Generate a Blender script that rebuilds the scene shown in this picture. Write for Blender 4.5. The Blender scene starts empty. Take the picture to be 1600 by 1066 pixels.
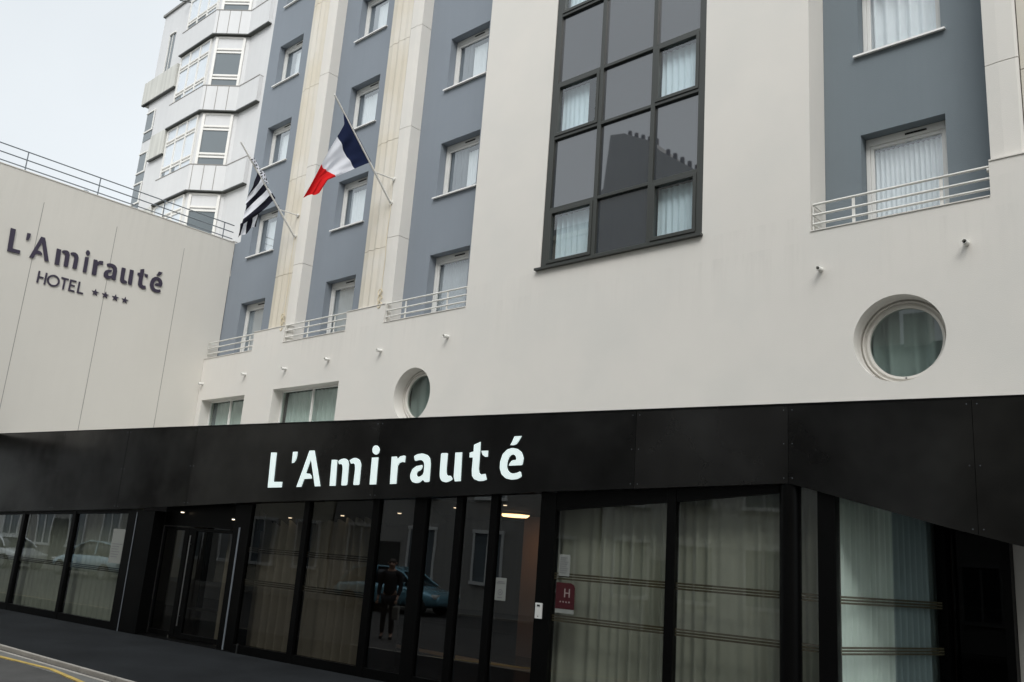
import bpy, bmesh, math, random
from mathutils import Vector, Matrix
random.seed(7)
SC = bpy.context.scene
COL = SC.collection
R = math.radians

# ------------------------------------------------------------------ helpers
def link(name, data, parent=None):
    o = bpy.data.objects.new(name, data)
    COL.objects.link(o)
    if parent is not None:
        o.parent = parent
    return o

def tag(o, label=None, cat=None, group=None, kind=None):
    if label: o['label'] = label
    if cat: o['category'] = cat
    if group: o['group'] = group
    if kind: o['kind'] = kind
    return o

def thing(name, label, cat, loc=(0, 0, 0), group=None):
    o = link(name, None)
    o.location = loc
    tag(o, label, cat, group)
    return o

class MB:
    """collects boxes, tubes, prisms in world coordinates and links them as one mesh"""
    def __init__(s):
        s.v = []; s.f = []; s.m = []; s.sm = []
    def add(s, verts, faces, mi=0, smooth=False):
        n = len(s.v)
        s.v += [tuple(v) for v in verts]
        for f in faces:
            s.f.append([i + n for i in f]); s.m.append(mi); s.sm.append(smooth)
        return s
    def box(s, a, b, mi=0):
        x0, y0, z0 = a; x1, y1, z1 = b
        if x0 > x1: x0, x1 = x1, x0
        if y0 > y1: y0, y1 = y1, y0
        if z0 > z1: z0, z1 = z1, z0
        V = [(x0,y0,z0),(x1,y0,z0),(x1,y1,z0),(x0,y1,z0),(x0,y0,z1),(x1,y0,z1),(x1,y1,z1),(x0,y1,z1)]
        return s.add(V, [(0,3,2,1),(4,5,6,7),(0,1,5,4),(1,2,6,5),(2,3,7,6),(3,0,4,7)], mi)
    def obox(s, M, a, b, mi=0):
        t = MB(); t.box(a, b)
        return s.add([M @ Vector(v) for v in t.v], t.f, mi)
    def tube(s, p, q, r, r2=None, n=10, mi=0, caps=True):
        p = Vector(p); q = Vector(q); r2 = r if r2 is None else r2
        d = (q - p).normalized()
        a = d.orthogonal().normalized(); b = d.cross(a)
        V = []
        for c, rr in ((p, r), (q, r2)):
            for i in range(n):
                t = 2 * math.pi * i / n
                V.append(c + (a * math.cos(t) + b * math.sin(t)) * rr)
        F = [(i, (i + 1) % n, n + (i + 1) % n, n + i) for i in range(n)]
        s.add(V, F, mi, True)
        if caps:
            s.add(V, [tuple(range(n))[::-1], tuple(range(n, 2 * n))], mi, False)
        return s
    def path(s, pts, r, n=8, mi=0):
        for p, q in zip(pts, pts[1:]):
            s.tube(p, q, r, n=n, mi=mi)
        return s
    def prism(s, poly, z0, z1, mi=0, M=None):
        """poly: list of (x,y), extruded along z, optional matrix"""
        n = len(poly)
        V = [(x, y, z0) for x, y in poly] + [(x, y, z1) for x, y in poly]
        if M is not None: V = [M @ Vector(v) for v in V]
        F = [(i, (i + 1) % n, n + (i + 1) % n, n + i) for i in range(n)]
        F += [tuple(range(n))[::-1], tuple(range(n, 2 * n))]
        return s.add(V, F, mi)
    def quad(s, a, b, c, d, mi=0):
        return s.add([a, b, c, d], [(0, 1, 2, 3)], mi)
    def build(s, name, mats, parent=None, bevel=0, base=None):
        me = bpy.data.meshes.new(name)
        org = Vector(base) if base is not None else (parent_loc(parent))
        me.from_pydata([Vector(v) - org for v in s.v], [], s.f)
        if not isinstance(mats, (list, tuple)): mats = [mats]
        for m in mats: me.materials.append(m)
        for p, mi, sm in zip(me.polygons, s.m, s.sm):
            p.material_index = mi; p.use_smooth = sm
        bm = bmesh.new(); bm.from_mesh(me)
        bmesh.ops.recalc_face_normals(bm, faces=bm.faces)
        bm.to_mesh(me); bm.free()
        o = link(name, me, parent)
        if parent is None and base is not None: o.location = base
        if parent is not None and base is not None: o.location = Vector(base) - parent_loc(parent)
        if bevel:
            md = o.modifiers.new('Bevel', 'BEVEL'); md.width = bevel; md.segments = 2; md.limit_method = 'ANGLE'; md.angle_limit = R(40)
        return o

def parent_loc(p):
    v = Vector((0, 0, 0))
    while p is not None:
        v += p.location; p = p.parent
    return v

def plate(name, polys, depth, M, mat, parent=None, bevel=0.0):
    """flat plate with holes: polys (even-odd) in local x,y ; front face at local z=0, back at z=-depth; M maps local -> world"""
    cu = bpy.data.curves.new(name + '_c', 'CURVE'); cu.dimensions = '2D'; cu.fill_mode = 'BOTH'
    for P in polys:
        sp = cu.splines.new('POLY'); sp.points.add(len(P) - 1)
        for i, (x, y) in enumerate(P): sp.points[i].co = (x, y, 0, 1)
        sp.use_cyclic_u = True
    cu.extrude = depth / 2
    tmp = bpy.data.objects.new('tmp', cu); COL.objects.link(tmp)
    bpy.context.view_layer.update()
    dg = bpy.context.evaluated_depsgraph_get()
    me = bpy.data.meshes.new_from_object(tmp.evaluated_get(dg))
    bpy.data.objects.remove(tmp); bpy.data.curves.remove(cu)
    me.name = name
    org = parent_loc(parent)
    for v in me.vertices:
        c = v.co.copy(); c.z -= depth / 2
        v.co = (M @ c) - org
    me.materials.clear(); me.materials.append(mat)
    bm = bmesh.new(); bm.from_mesh(me)
    bmesh.ops.remove_doubles(bm, verts=bm.verts, dist=0.0004)
    bmesh.ops.recalc_face_normals(bm, faces=bm.faces)
    bm.to_mesh(me); bm.free()
    for p in me.polygons: p.use_smooth = False
    o = link(name, me, parent)
    if bevel:
        md = o.modifiers.new('Bevel', 'BEVEL'); md.width = bevel; md.segments = 2; md.limit_method = 'ANGLE'; md.angle_limit = R(60)
    return o

def rect(x0, z0, x1, z1): return [(x0, z0), (x1, z0), (x1, z1), (x0, z1)]
def circle(cx, cz, r, n=64): return [(cx + r * math.cos(2 * math.pi * i / n), cz + r * math.sin(2 * math.pi * i / n)) for i in range(n)]
def MY(y):      # local (x,y,z) -> world (x, y - z, y_local as height): plate facing -Y, front at Y=y
    return Matrix(((1, 0, 0, 0), (0, 0, -1, y), (0, 1, 0, 0), (0, 0, 0, 1)))
def MX(x):      # local x -> world Y, local y -> world Z, faces +X (front at X=x)
    return Matrix(((0, 0, 1, x), (1, 0, 0, 0), (0, 1, 0, 0), (0, 0, 0, 1)))
# storefront frame: u runs along the shop front, w is outward towards the street
FA = Vector((-23.33, 7.27, 0)); FD = Vector((0.99117464, 0.13256258, 0)); FN = Vector((0.13256258, -0.99117464, 0))
def MF(w=0.0):  # local x -> u, local y -> height, local z -> outward
    o = FA + FN * w
    return Matrix(((FD.x, 0, FN.x, o.x), (FD.y, 0, FN.y, o.y), (0, 1, 0, 0), (0, 0, 0, 1)))
def FP(u, w, z): return FA + FD * u + FN * w + Vector((0, 0, z))
# frame with x along u, y inward (= -w), z up
MFB = Matrix(((FD.x, -FN.x, 0, FA.x), (FD.y, -FN.y, 0, FA.y), (0, 0, 1, 0), (0, 0, 0, 1)))

# ------------------------------------------------------------------ materials
def mat(name):
    m = bpy.data.materials.new(name); m.use_nodes = True
    nt = m.node_tree; b = nt.nodes['Principled BSDF']
    return m, nt, b
def N(nt, t, **kw):
    n = nt.nodes.new(t)
    for k, v in kw.items():
        if k in n.inputs: n.inputs[k].default_value = v
        else: setattr(n, k, v)
    return n
def L(nt, a, b): nt.links.new(a, b)

def surf(name, col, rough=0.7, var=0.06, scale=1.2, bump=0.0, bscale=60, streak=0.0, metal=0.0, spec=0.5, tint=None, stretch=(1,1,1), drips=()):
    """plain coloured surface with large soft patches, fine grain, optional vertical streaks"""
    m, nt, b = mat(name)
    tc = N(nt, 'ShaderNodeTexCoord')
    mp = N(nt, 'ShaderNodeMapping'); mp.inputs['Scale'].default_value = stretch
    geo = N(nt, 'ShaderNodeNewGeometry')
    L(nt, geo.outputs['Position'], mp.inputs['Vector'])
    n1 = N(nt, 'ShaderNodeTexNoise', Scale=scale, Detail=6.0, Roughness=0.6); L(nt, mp.outputs[0], n1.inputs['Vector'])
    r1 = N(nt, 'ShaderNodeMapRange'); r1.inputs['From Min'].default_value = .3; r1.inputs['From Max'].default_value = .7
    r1.inputs['To Min'].default_value = 1 - var; r1.inputs['To Max'].default_value = 1 + var
    L(nt, n1.outputs['Fac'], r1.inputs['Value'])
    cur = r1.outputs[0]
    if streak:
        mp2 = N(nt, 'ShaderNodeMapping'); mp2.inputs['Scale'].default_value = (3.2, 3.2, .10)
        L(nt, geo.outputs['Position'], mp2.inputs['Vector'])
        n2 = N(nt, 'ShaderNodeTexNoise', Scale=1.6, Detail=5.0, Roughness=0.65); L(nt, mp2.outputs[0], n2.inputs['Vector'])
        r2 = N(nt, 'ShaderNodeMapRange'); r2.inputs['From Min'].default_value = .35; r2.inputs['From Max'].default_value = .7
        r2.inputs['To Min'].default_value = 1.0; r2.inputs['To Max'].default_value = 1 - streak
        L(nt, n2.outputs['Fac'], r2.inputs['Value'])
        mu = N(nt, 'ShaderNodeMath', operation='MULTIPLY'); L(nt, cur, mu.inputs[0]); L(nt, r2.outputs[0], mu.inputs[1]); cur = mu.outputs[0]
    n3 = N(nt, 'ShaderNodeTexNoise', Scale=bscale, Detail=3.0); L(nt, geo.outputs['Position'], n3.inputs['Vector'])
    r3 = N(nt, 'ShaderNodeMapRange'); r3.inputs['To Min'].default_value = 1 - var * .6; r3.inputs['To Max'].default_value = 1 + var * .6
    L(nt, n3.outputs['Fac'], r3.inputs['Value'])
    mu = N(nt, 'ShaderNodeMath', operation='MULTIPLY'); L(nt, cur, mu.inputs[0]); L(nt, r3.outputs[0], mu.inputs[1]); cur = mu.outputs[0]
    for zt, zb, amp in drips:      # rain marks that start at a ledge and fade downwards
        sp = N(nt, 'ShaderNodeSeparateXYZ'); L(nt, geo.outputs['Position'], sp.inputs[0])
        mk = N(nt, 'ShaderNodeMapRange'); mk.inputs['From Min'].default_value = zb; mk.inputs['From Max'].default_value = zt; mk.inputs['To Min'].default_value = 0; mk.inputs['To Max'].default_value = amp
        L(nt, sp.outputs['Z'], mk.inputs['Value'])
        gt = N(nt, 'ShaderNodeMath', operation='LESS_THAN'); L(nt, sp.outputs['Z'], gt.inputs[0]); gt.inputs[1].default_value = zt
        m3 = N(nt, 'ShaderNodeMapping'); m3.inputs['Scale'].default_value = (2.6, 2.6, .22); L(nt, geo.outputs['Position'], m3.inputs['Vector'])
        nn = N(nt, 'ShaderNodeTexNoise', Scale=2.2, Detail=7.0, Roughness=0.7); L(nt, m3.outputs[0], nn.inputs['Vector'])
        rn = N(nt, 'ShaderNodeMapRange'); rn.inputs['From Min'].default_value = .47; rn.inputs['From Max'].default_value = .72; L(nt, nn.outputs['Fac'], rn.inputs['Value'])
        a1 = N(nt, 'ShaderNodeMath', operation='MULTIPLY'); L(nt, mk.outputs[0], a1.inputs[0]); L(nt, rn.outputs[0], a1.inputs[1])
        a2 = N(nt, 'ShaderNodeMath', operation='MULTIPLY'); L(nt, a1.outputs[0], a2.inputs[0]); L(nt, gt.outputs[0], a2.inputs[1])
        a3 = N(nt, 'ShaderNodeMath', operation='SUBTRACT'); a3.inputs[0].default_value = 1.0; L(nt, a2.outputs[0], a3.inputs[1])
        mu = N(nt, 'ShaderNodeMath', operation='MULTIPLY'); L(nt, cur, mu.inputs[0]); L(nt, a3.outputs[0], mu.inputs[1]); cur = mu.outputs[0]
    mx = N(nt, 'ShaderNodeVectorMath', operation='SCALE'); mx.inputs[0].default_value = col[:3]; L(nt, cur, mx.inputs['Scale'])
    outc = mx.outputs[0]
    if tint:
        n4 = N(nt, 'ShaderNodeTexNoise', Scale=.8, Detail=4.0); L(nt, mp.outputs[0], n4.inputs['Vector'])
        r4 = N(nt, 'ShaderNodeMapRange'); r4.inputs['From Min'].default_value = .4; r4.inputs['From Max'].default_value = .65; L(nt, n4.outputs['Fac'], r4.inputs['Value'])
        mi = N(nt, 'ShaderNodeMix', data_type='RGBA'); L(nt, r4.outputs[0], mi.inputs[0]); L(nt, outc, mi.inputs[6]); mi.inputs[7].default_value = (*tint, 1)
        outc = mi.outputs[2]
    L(nt, outc, b.inputs['Base Color'])
    b.inputs['Roughness'].default_value = rough; b.inputs['Metallic'].default_value = metal
    b.inputs['Specular IOR Level'].default_value = spec
    if bump:
        bp = N(nt, 'ShaderNodeBump', Strength=bump, Distance=0.01); L(nt, n3.outputs['Fac'], bp.inputs['Height']); L(nt, bp.outputs[0], b.inputs['Normal'])
    return m

def glass(name, tintc=(.55, .6, .58), boost=2.0, ior=1.5, rough=0.0, wave=0.0):
    """thin pane: tinted transparency under a mirror coat that grows with the angle"""
    m, nt, b = mat(name); nt.nodes.remove(b)
    out = [x for x in nt.nodes if x.type == 'OUTPUT_MATERIAL'][0]
    tr = N(nt, 'ShaderNodeBsdfTransparent'); tr.inputs[0].default_value = (*tintc, 1)
    gl = N(nt, 'ShaderNodeBsdfGlossy'); gl.inputs['Roughness'].default_value = rough; gl.inputs[0].default_value = (.95, .98, 1, 1)
    # Schlick reflectance, the same from both sides of the pane
    ge = N(nt, 'ShaderNodeNewGeometry')
    dt = N(nt, 'ShaderNodeVectorMath', operation='DOT_PRODUCT'); L(nt, ge.outputs['Incoming'], dt.inputs[0]); L(nt, ge.outputs['Normal'], dt.inputs[1])
    ab = N(nt, 'ShaderNodeMath', operation='ABSOLUTE'); L(nt, dt.outputs['Value'], ab.inputs[0])
    om = N(nt, 'ShaderNodeMath', operation='SUBTRACT'); om.inputs[0].default_value = 1.0; L(nt, ab.outputs[0], om.inputs[1])
    pw = N(nt, 'ShaderNodeMath', operation='POWER'); L(nt, om.outputs[0], pw.inputs[0]); pw.inputs[1].default_value = 5.0
    ma = N(nt, 'ShaderNodeMath', operation='MULTIPLY_ADD'); L(nt, pw.outputs[0], ma.inputs[0]); ma.inputs[1].default_value = .96; ma.inputs[2].default_value = .04
    mu = N(nt, 'ShaderNodeMath', operation='MULTIPLY', use_clamp=True); mu.inputs[1].default_value = boost
    L(nt, ma.outputs[0], mu.inputs[0])
    ms = N(nt, 'ShaderNodeMixShader'); L(nt, mu.outputs[0], ms.inputs[0]); L(nt, tr.outputs[0], ms.inputs[1]); L(nt, gl.outputs[0], ms.inputs[2])
    if wave:
        geo = N(nt, 'ShaderNodeNewGeometry')
        n3 = N(nt, 'ShaderNodeTexNoise', Scale=1.3, Detail=1.0); L(nt, geo.outputs['Position'], n3.inputs['Vector'])
        bp = N(nt, 'ShaderNodeBump', Strength=wave, Distance=.02); L(nt, n3.outputs['Fac'], bp.inputs['Height']); L(nt, bp.outputs[0], gl.inputs['Normal'])
    L(nt, ms.outputs[0], out.inputs['Surface'])
    return m

def gloss(name, col, rough=.05, ior=1.5, metal=0., coat=0., wave=0.0, var=.03):
    m = surf(name, col, rough=rough, var=var, metal=metal, scale=.7)
    nt = m.node_tree; b = nt.nodes['Principled BSDF']; b.inputs['IOR'].default_value = ior; b.inputs['Coat Weight'].default_value = coat; b.inputs['Coat Roughness'].default_value = .03
    if wave:
        geo = N(nt, 'ShaderNodeNewGeometry')
        n3 = N(nt, 'ShaderNodeTexNoise', Scale=1.1, Detail=1.5); L(nt, geo.outputs['Position'], n3.inputs['Vector'])
        bp = N(nt, 'ShaderNodeBump', Strength=wave, Distance=.02); L(nt, n3.outputs['Fac'], bp.inputs['Height']); L(nt, bp.outputs[0], b.inputs['Normal'])
    return m

def emit(name, col, strength, base=None):
    m, nt, b = mat(name)
    b.inputs['Base Color'].default_value = (*(base or col), 1)
    b.inputs['Emission Color'].default_value = (*col, 1); b.inputs['Emission Strength'].default_value = strength
    return m

def cloth(name, col, trans=.35, var=.1):
    m = surf(name, col, rough=.9, var=var, scale=2.0, spec=.1)
    nt = m.node_tree; b = nt.nodes['Principled BSDF']
    out = [x for x in nt.nodes if x.type == 'OUTPUT_MATERIAL'][0]
    t = N(nt, 'ShaderNodeBsdfTranslucent'); t.inputs[0].default_value = (*col, 1)
    ms = N(nt, 'ShaderNodeMixShader'); ms.inputs[0].default_value = trans
    L(nt, b.outputs[0], ms.inputs[1]); L(nt, t.outputs[0], ms.inputs[2]); L(nt, ms.outputs[0], out.inputs['Surface'])
    return m

M = {}
M['cream'] = surf('cream_render', (.665, .640, .597), .9, .032, .22, bump=.25, bscale=90, spec=.2, tint=(.640, .622, .583), drips=((6.62, 5.5, .09), (7.05, 6.3, .07)))
M['cream2'] = surf('annex_render', (.62, .598, .55), .9, .03, .3, bump=.2, bscale=90, streak=.012, spec=.2, drips=((10.25, 8.8, .07),))
M['stone'] = surf('pilaster_stone', (.62, .57, .475), .9, .03, .6, bump=.2, bscale=70, streak=.09, spec=.2, tint=(.63, .60, .54))
M['joint'] = surf('joint_dark', (.13, .12, .11), .95, .1)  # dark core colour seen in the gaps between pilaster lengths
M['jointf'] = surf('joint_sealant', (.26, .25, .235), .95, .1)
M['greyl'] = surf('grey_render_lit', (.22, .248, .282), .9, .03, .5, bump=.25, bscale=90, streak=.03, spec=.2)  # paler copy of the grey render; the left side's brighter light is in its colour
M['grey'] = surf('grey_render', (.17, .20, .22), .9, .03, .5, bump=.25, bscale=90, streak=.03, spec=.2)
M['white'] = gloss('white_plastic_frame', (.66, .66, .64), .35)
M['railw'] = gloss('white_painted_steel', (.66, .65, .61), .4, var=.08)
M['railg'] = surf('grey_painted_steel', (.16, .18, .20), .5, .1, metal=.2)
M['sill'] = gloss('white_sill_metal', (.78, .78, .76), .4)
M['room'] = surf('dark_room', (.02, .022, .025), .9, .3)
M['curt'] = cloth('sheer_curtain', (.88, .91, .92), .15, .04)
M['curtg'] = cloth('voile_curtain', (.52, .55, .57), .25, .12)
M['curtd'] = cloth('grey_curtain', (.30, .33, .36), .3, .08)
M['curts'] = cloth('shop_curtain', (.66, .68, .61), .25, .08)
M['glassw'] = glass('window_glass', (.93, .96, .97), 4.5)
M['glassr'] = glass('round_window_glass', (.50, .57, .54), 1.6)
M['glasst'] = glass('tower_glass', (.84, .93, .96), 3.6)
M['glassl'] = glass('low_window_glass', (.66, .74, .70), 1.8)
M['glasss'] = glass('shop_glass', (.61, .62, .58), 1.6, wave=.05)
M['glasse'] = glass('side_glass', (.90, .95, .93), 1.5)
M['glassm'] = glass('street_mirroring_glass', (.50, .52, .49), 2.5, wave=.05)
M['glassx'] = glass('black_side_glass', (.06, .06, .06), .12)
M['glassk'] = glass('dark_door_glass', (.36, .35, .32), 1.2, wave=.04)
M['glassd'] = glass('door_glass', (.36, .35, .32), 3.0, wave=.04)
M['panel'] = gloss('dark_glass_panel', (.030, .036, .044), .02, 2.35, wave=.012)
M['bronze'] = gloss('dark_green_grey_aluminium', (.035, .038, .034), .4)
M['black'] = gloss('black_aluminium', (.0025, .0025, .0025), .35, var=.3); M['black'].node_tree.nodes['Principled BSDF'].inputs['Specular IOR Level'].default_value = .10
M['fascia'] = gloss('black_lacquered_sheet', (.0050, .0048, .0046), .20, 1.5, var=.35, wave=.16)
M['fascia2'] = gloss('black_lacquered_sheet_lighter', (.0100, .0095, .0090), .24, 1.5, var=.35, wave=.16)
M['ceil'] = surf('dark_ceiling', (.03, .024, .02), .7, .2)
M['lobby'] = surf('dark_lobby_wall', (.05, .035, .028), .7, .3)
M['pillar'] = surf('pink_beige_pillar', (.50, .33, .26), .6, .08)
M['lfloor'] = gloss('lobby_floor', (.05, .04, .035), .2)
M['gold'] = surf('bronze_band_film', (.105, .085, .05), .5, .1)
M['goldd'] = surf('dark_band_film', (.05, .042, .03), .5, .1)
M['apt'] = surf('white_panel_cladding', (.61, .615, .62), .6, .03, .5, streak=.05)
M['apts'] = surf('stained_panel_cladding', (.60, .60, .56), .7, .06, .8, streak=.30)
M['aptf'] = surf('apartment_window_frame', (.72, .71, .68), .5, .03)
M['aptg'] = gloss('apartment_window_pane', (.15, .175, .19), .05, 1.55)
M['aptb'] = gloss('apartment_bright_pane', (.62, .67, .72), .15, 1.5)  # pale opaque colour of the ribbon window panes
M['letterw'] = emit('white_letter_face', (.80, .98, .96), .34, (.85, .93, .92))
M['letterd'] = gloss('dark_violet_letter', (.034, .026, .050), .5)
M['steel'] = gloss('brushed_steel', (.28, .28, .28), .3, metal=1.)
M['cap'] = surf('dark_hole', (.01, .01, .01), .9, .1)
M['downl'] = emit('lit_downlight', (1., .82, .6), 4.)
M['lamp'] = emit('lit_ceiling_lamp', (1., .62, .30), 9.)
M['paper'] = surf('white_paper', (.20, .21, .195), .8, .03)
M['rope'] = surf('cream_rope', (.62, .54, .38), .8, .1)
M['ink'] = surf('grey_print', (.12, .12, .13), .8, .1)
M['red'] = gloss('dark_red_plate', (.046, .005, .008), .35)
M['plt'] = surf('plate_white_print', (.26, .20, .19), .6, .03)
M['roof'] = surf('slate_roof', (.06, .065, .07), .8, .1, 3, bump=.3)
M['zinc'] = surf('flat_roof_gravel', (.22, .22, .21), .9, .1)
M['opp'] = surf('opposite_cream_facade', (.58, .54, .44), .9, .05, .5, streak=.12)
M['opp2'] = surf('opposite_grey_facade', (.34, .33, .31), .9, .06, .5, streak=.12)
M['opp3'] = surf('opposite_white_facade', (.66, .65, .61), .9, .05, .5, streak=.1)
M['pot'] = surf('terracotta_pot', (.07, .05, .045), .8, .1)
M['tyre'] = surf('tyre_rubber', (.02, .02, .02), .8, .1)
M['carw'] = gloss('car_window', (.02, .025, .03), .03, 1.5)
M['lens'] = gloss('lamp_lens', (.75, .75, .72), .08)
M['skin'] = surf('skin', (.42, .25, .18), .55, .05)
M['jacket'] = surf('dark_jacket_cloth', (.012, .012, .014), .85, .15)
M['jeans'] = surf('dark_trouser_cloth', (.022, .024, .030), .85, .15)
M['hair'] = surf('brown_hair', (.05, .03, .02), .6, .2)
M['sock'] = surf('pale_bag_cloth', (.16, .15, .13), .8, .08)
for k_ in ('fascia', 'fascia2'):
    nt_ = M[k_].node_tree; b_ = nt_.nodes['Principled BSDF']; g_ = N(nt_, 'ShaderNodeNewGeometry')
    n_ = N(nt_, 'ShaderNodeTexNoise', Scale=.55, Detail=4.0, Roughness=.6); L(nt_, g_.outputs['Position'], n_.inputs['Vector'])
    r_ = N(nt_, 'ShaderNodeMapRange'); r_.inputs['From Min'].default_value = .35; r_.inputs['From Max'].default_value = .68; r_.inputs['To Min'].default_value = .10; r_.inputs['To Max'].default_value = .62
    L(nt_, n_.outputs['Fac'], r_.inputs['Value']); L(nt_, r_.outputs[0], b_.inputs['Specular IOR Level'])
def carpaint(n, c): return gloss(n, c, .25, 1.5, metal=.3, coat=.8)

# ================================================================== SETTING
GZ = -0.30      # pavement level
RZ = -0.36      # road level
M['asph'] = surf('road_asphalt', (.060, .058, .055), .92, .24, 1.4, bump=.5, bscale=120, spec=.3)
M['pave'] = surf('dark_pavement_asphalt', (.0105, .0118, .013), .9, .30, 1.3, bump=.5, bscale=140, spec=.12)
M['kerb'] = surf('granite_kerb', (.27, .25, .22), .85, .16, 3, bump=.3)
M['gut'] = surf('gutter_setts', (.045, .04, .036), .95, .3, 9, bump=.4)
M['yel'] = surf('worn_yellow_paint', (.40, .28, .07), .85, .25, 6)
M['opav'] = surf('opposite_pavement_asphalt', (.12, .118, .11), .9, .1, .8, bump=.3)

def kerby(x): return 5.47 + .065 * (x + 15.6)
MB().quad((-420, -420, RZ), (420, -420, RZ), (420, 420, RZ), (-420, 420, RZ)).build('road', M['asph']); tag(bpy.data.objects['road'], kind='structure')
b = MB()
b.prism([(-130, kerby(-130) + .06), (60, kerby(60) + .06), (60, 60), (-130, 60)], RZ - .1, GZ)
tag(b.build('pavement', M['pave']), kind='structure')
b = MB()
x = -90.0
while x < 50:
    b.prism([(x, kerby(x)), (x + .985, kerby(x + .985)), (x + .985, kerby(x + .985) + .055), (x, kerby(x) + .055)], RZ - .1, GZ + .006)
    x += 1.0
tag(b.build('kerb', M['kerb'], bevel=.012), kind='structure')
b = MB()
b.prism([(-90, kerby(-90) - .05), (50, kerby(50) - .05), (50, kerby(50) - .003), (-90, kerby(-90) - .003)], RZ - .1, RZ + .005)
tag(b.build('gutter', M['gut']), kind='structure')
b = MB()
b.prism([(-90, kerby(-90) - .12), (50, kerby(50) - .12), (50, kerby(50) - .052), (-90, kerby(-90) - .052)], RZ - .1, RZ + .009)
tag(b.build('gutter_edge_strip', M['kerb']), kind='structure')
b = MB()
b.prism([(-90, kerby(-90) - .34), (50, kerby(50) - .34), (50, kerby(50) - .122), (-90, kerby(-90) - .122)], RZ - .1, RZ + .005)
M['gedge'] = surf('gutter_concrete', (.11, .108, .10), .9, .12, 3, bump=.3)
tag(b.build('gutter_concrete_strip', M['gedge']), kind='structure')
b = MB()
yl = [(-60, .62), (-14.75, .31), (-13.3, .20), (-12.0, .36), (-9.0, 1.0), (40, 1.2)]
for (xa, oa), (xb, ob) in zip(yl, yl[1:]):
    b.prism([(xa, kerby(xa) - oa - .07), (xb, kerby(xb) - ob - .07), (xb, kerby(xb) - ob), (xa, kerby(xa) - oa)], RZ - .05, RZ + .013)
tag(b.build('yellow_kerb_line', M['yel']), kind='structure')
b = MB()
b.prism([(-130, -5.75), (60, -5.75), (60, -70), (-130, -70)][::-1], RZ - .1, GZ)
tag(b.build('opposite_pavement', M['opav']), kind='structure')
b = MB()
x = -90.0
while x < 50:
    b.box((x, -5.745, RZ - .1), (x + .985, -5.6, GZ + .006)); x += 1.0
tag(b.build('opposite_kerb', M['kerb']), kind='structure')

# ================================================================== HOTEL
hotel = thing('hotel_building', 'tall cream and blue grey hotel block with a dark glazed bay and round windows', 'building', (-14, 12.2, 0))
TOP = 20.2
outline = [(-23.545, GZ), (6, GZ), (6, 7.28), (-2.83, 7.28), (-2.83, 6.77), (-5.33, 6.77), (-5.33, TOP), (-12.8, TOP), (-12.8, 6.62),
           (-15.47, 6.62), (-15.47, 7.07), (-16.9, 7.07), (-16.9, 6.60), (-19.54, 6.60), (-19.54, 7.05), (-21.0, 7.05), (-21.0, 6.54), (-23.545, 6.54)]
TWX0, TWX1, TWZ0 = -10.8, -7.22, 7.12
holes = [rect(TWX0, TWZ0, TWX1, TOP - .8), circle(-14.24, 4.86, .59), circle(-4.09, 4.955, .625),
         rect(-19.68, 4.0, -16.9, 5.37), rect(-23.3, 4.0, -21.03, 5.32), rect(-22.6, GZ + .02, -2.83, 3.3)]
plate('facade_wall', [outline] + holes, .40, MY(12.2), M['cream'], hotel)
# thin metal coping on the parapet steps
for x0, x1, z in ((-23.545, -21.0, 6.54), (-21.0, -19.54, 7.05), (-19.54, -16.9, 6.60), (-16.9, -15.47, 7.07), (-15.47, -12.8, 6.62), (-5.33, -2.83, 6.77), (-2.83, 6, 7.28)):
    MB().box((x0 + .003, 12.185, z), (x1 - .003, 12.597, z + .016)).build('parapet_coping', M['cream'], hotel)

# recessed blue grey walls with their windows
PIT = 2.81
def heads(base, n): return [base + PIT * k for k in range(n)]
openL = {'a': (-22.65, -21.38), 'b': (-18.53, -17.28), 'c': (-14.55, -13.25)}
hol = []
wins = []
for k, (x0, x1) in openL.items():
    for i in range(5):
        h = 8.21 + PIT * i
        z0 = 6.1 if i == 0 else h - 1.39
        if h < TOP - .2:
            hol.append(rect(x0, z0, x1, h)); wins.append((x0, x1, z0, h, 12.6, i == 0))
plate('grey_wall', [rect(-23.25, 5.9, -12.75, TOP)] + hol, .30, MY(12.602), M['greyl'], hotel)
hol = []
for i in range(5):
    h = 8.47 + PIT * i
    z0 = 6.2 if i == 0 else h - 1.40
    if h < TOP - .2:
        hol.append(rect(-4.75, z0, -3.50, h)); wins.append((-4.75, -3.50, z0, h, 12.78, i == 0))
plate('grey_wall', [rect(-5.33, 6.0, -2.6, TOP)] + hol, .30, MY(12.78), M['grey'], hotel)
b = MB(); b.box((-5.9, 12.6, 6), (-5.333, 13.0, TOP)); b.box((-2.63, 12.6, 6.0), (-2.3, 13.0, TOP))
b.build('recess_cheek', M['cream'], hotel)
# solid mass behind so nothing shows through, and the roof
b = MB(); b.box((-23.2, 14.4, 3.6), (6, 26, TOP - .05))
b.build('rear_block', M['cream'], hotel)
b = MB(); b.box((-23.3, 12.3, TOP + .002), (6, 26, TOP + .25)); b.box((-2.0, 12.5, 7.29), (6, 12.9, TOP)); b.box((-12.9, 12.1, TOP + .255), (-5.25, 14, TOP + .4))
b.build('roof', M['zinc'], hotel)

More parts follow.
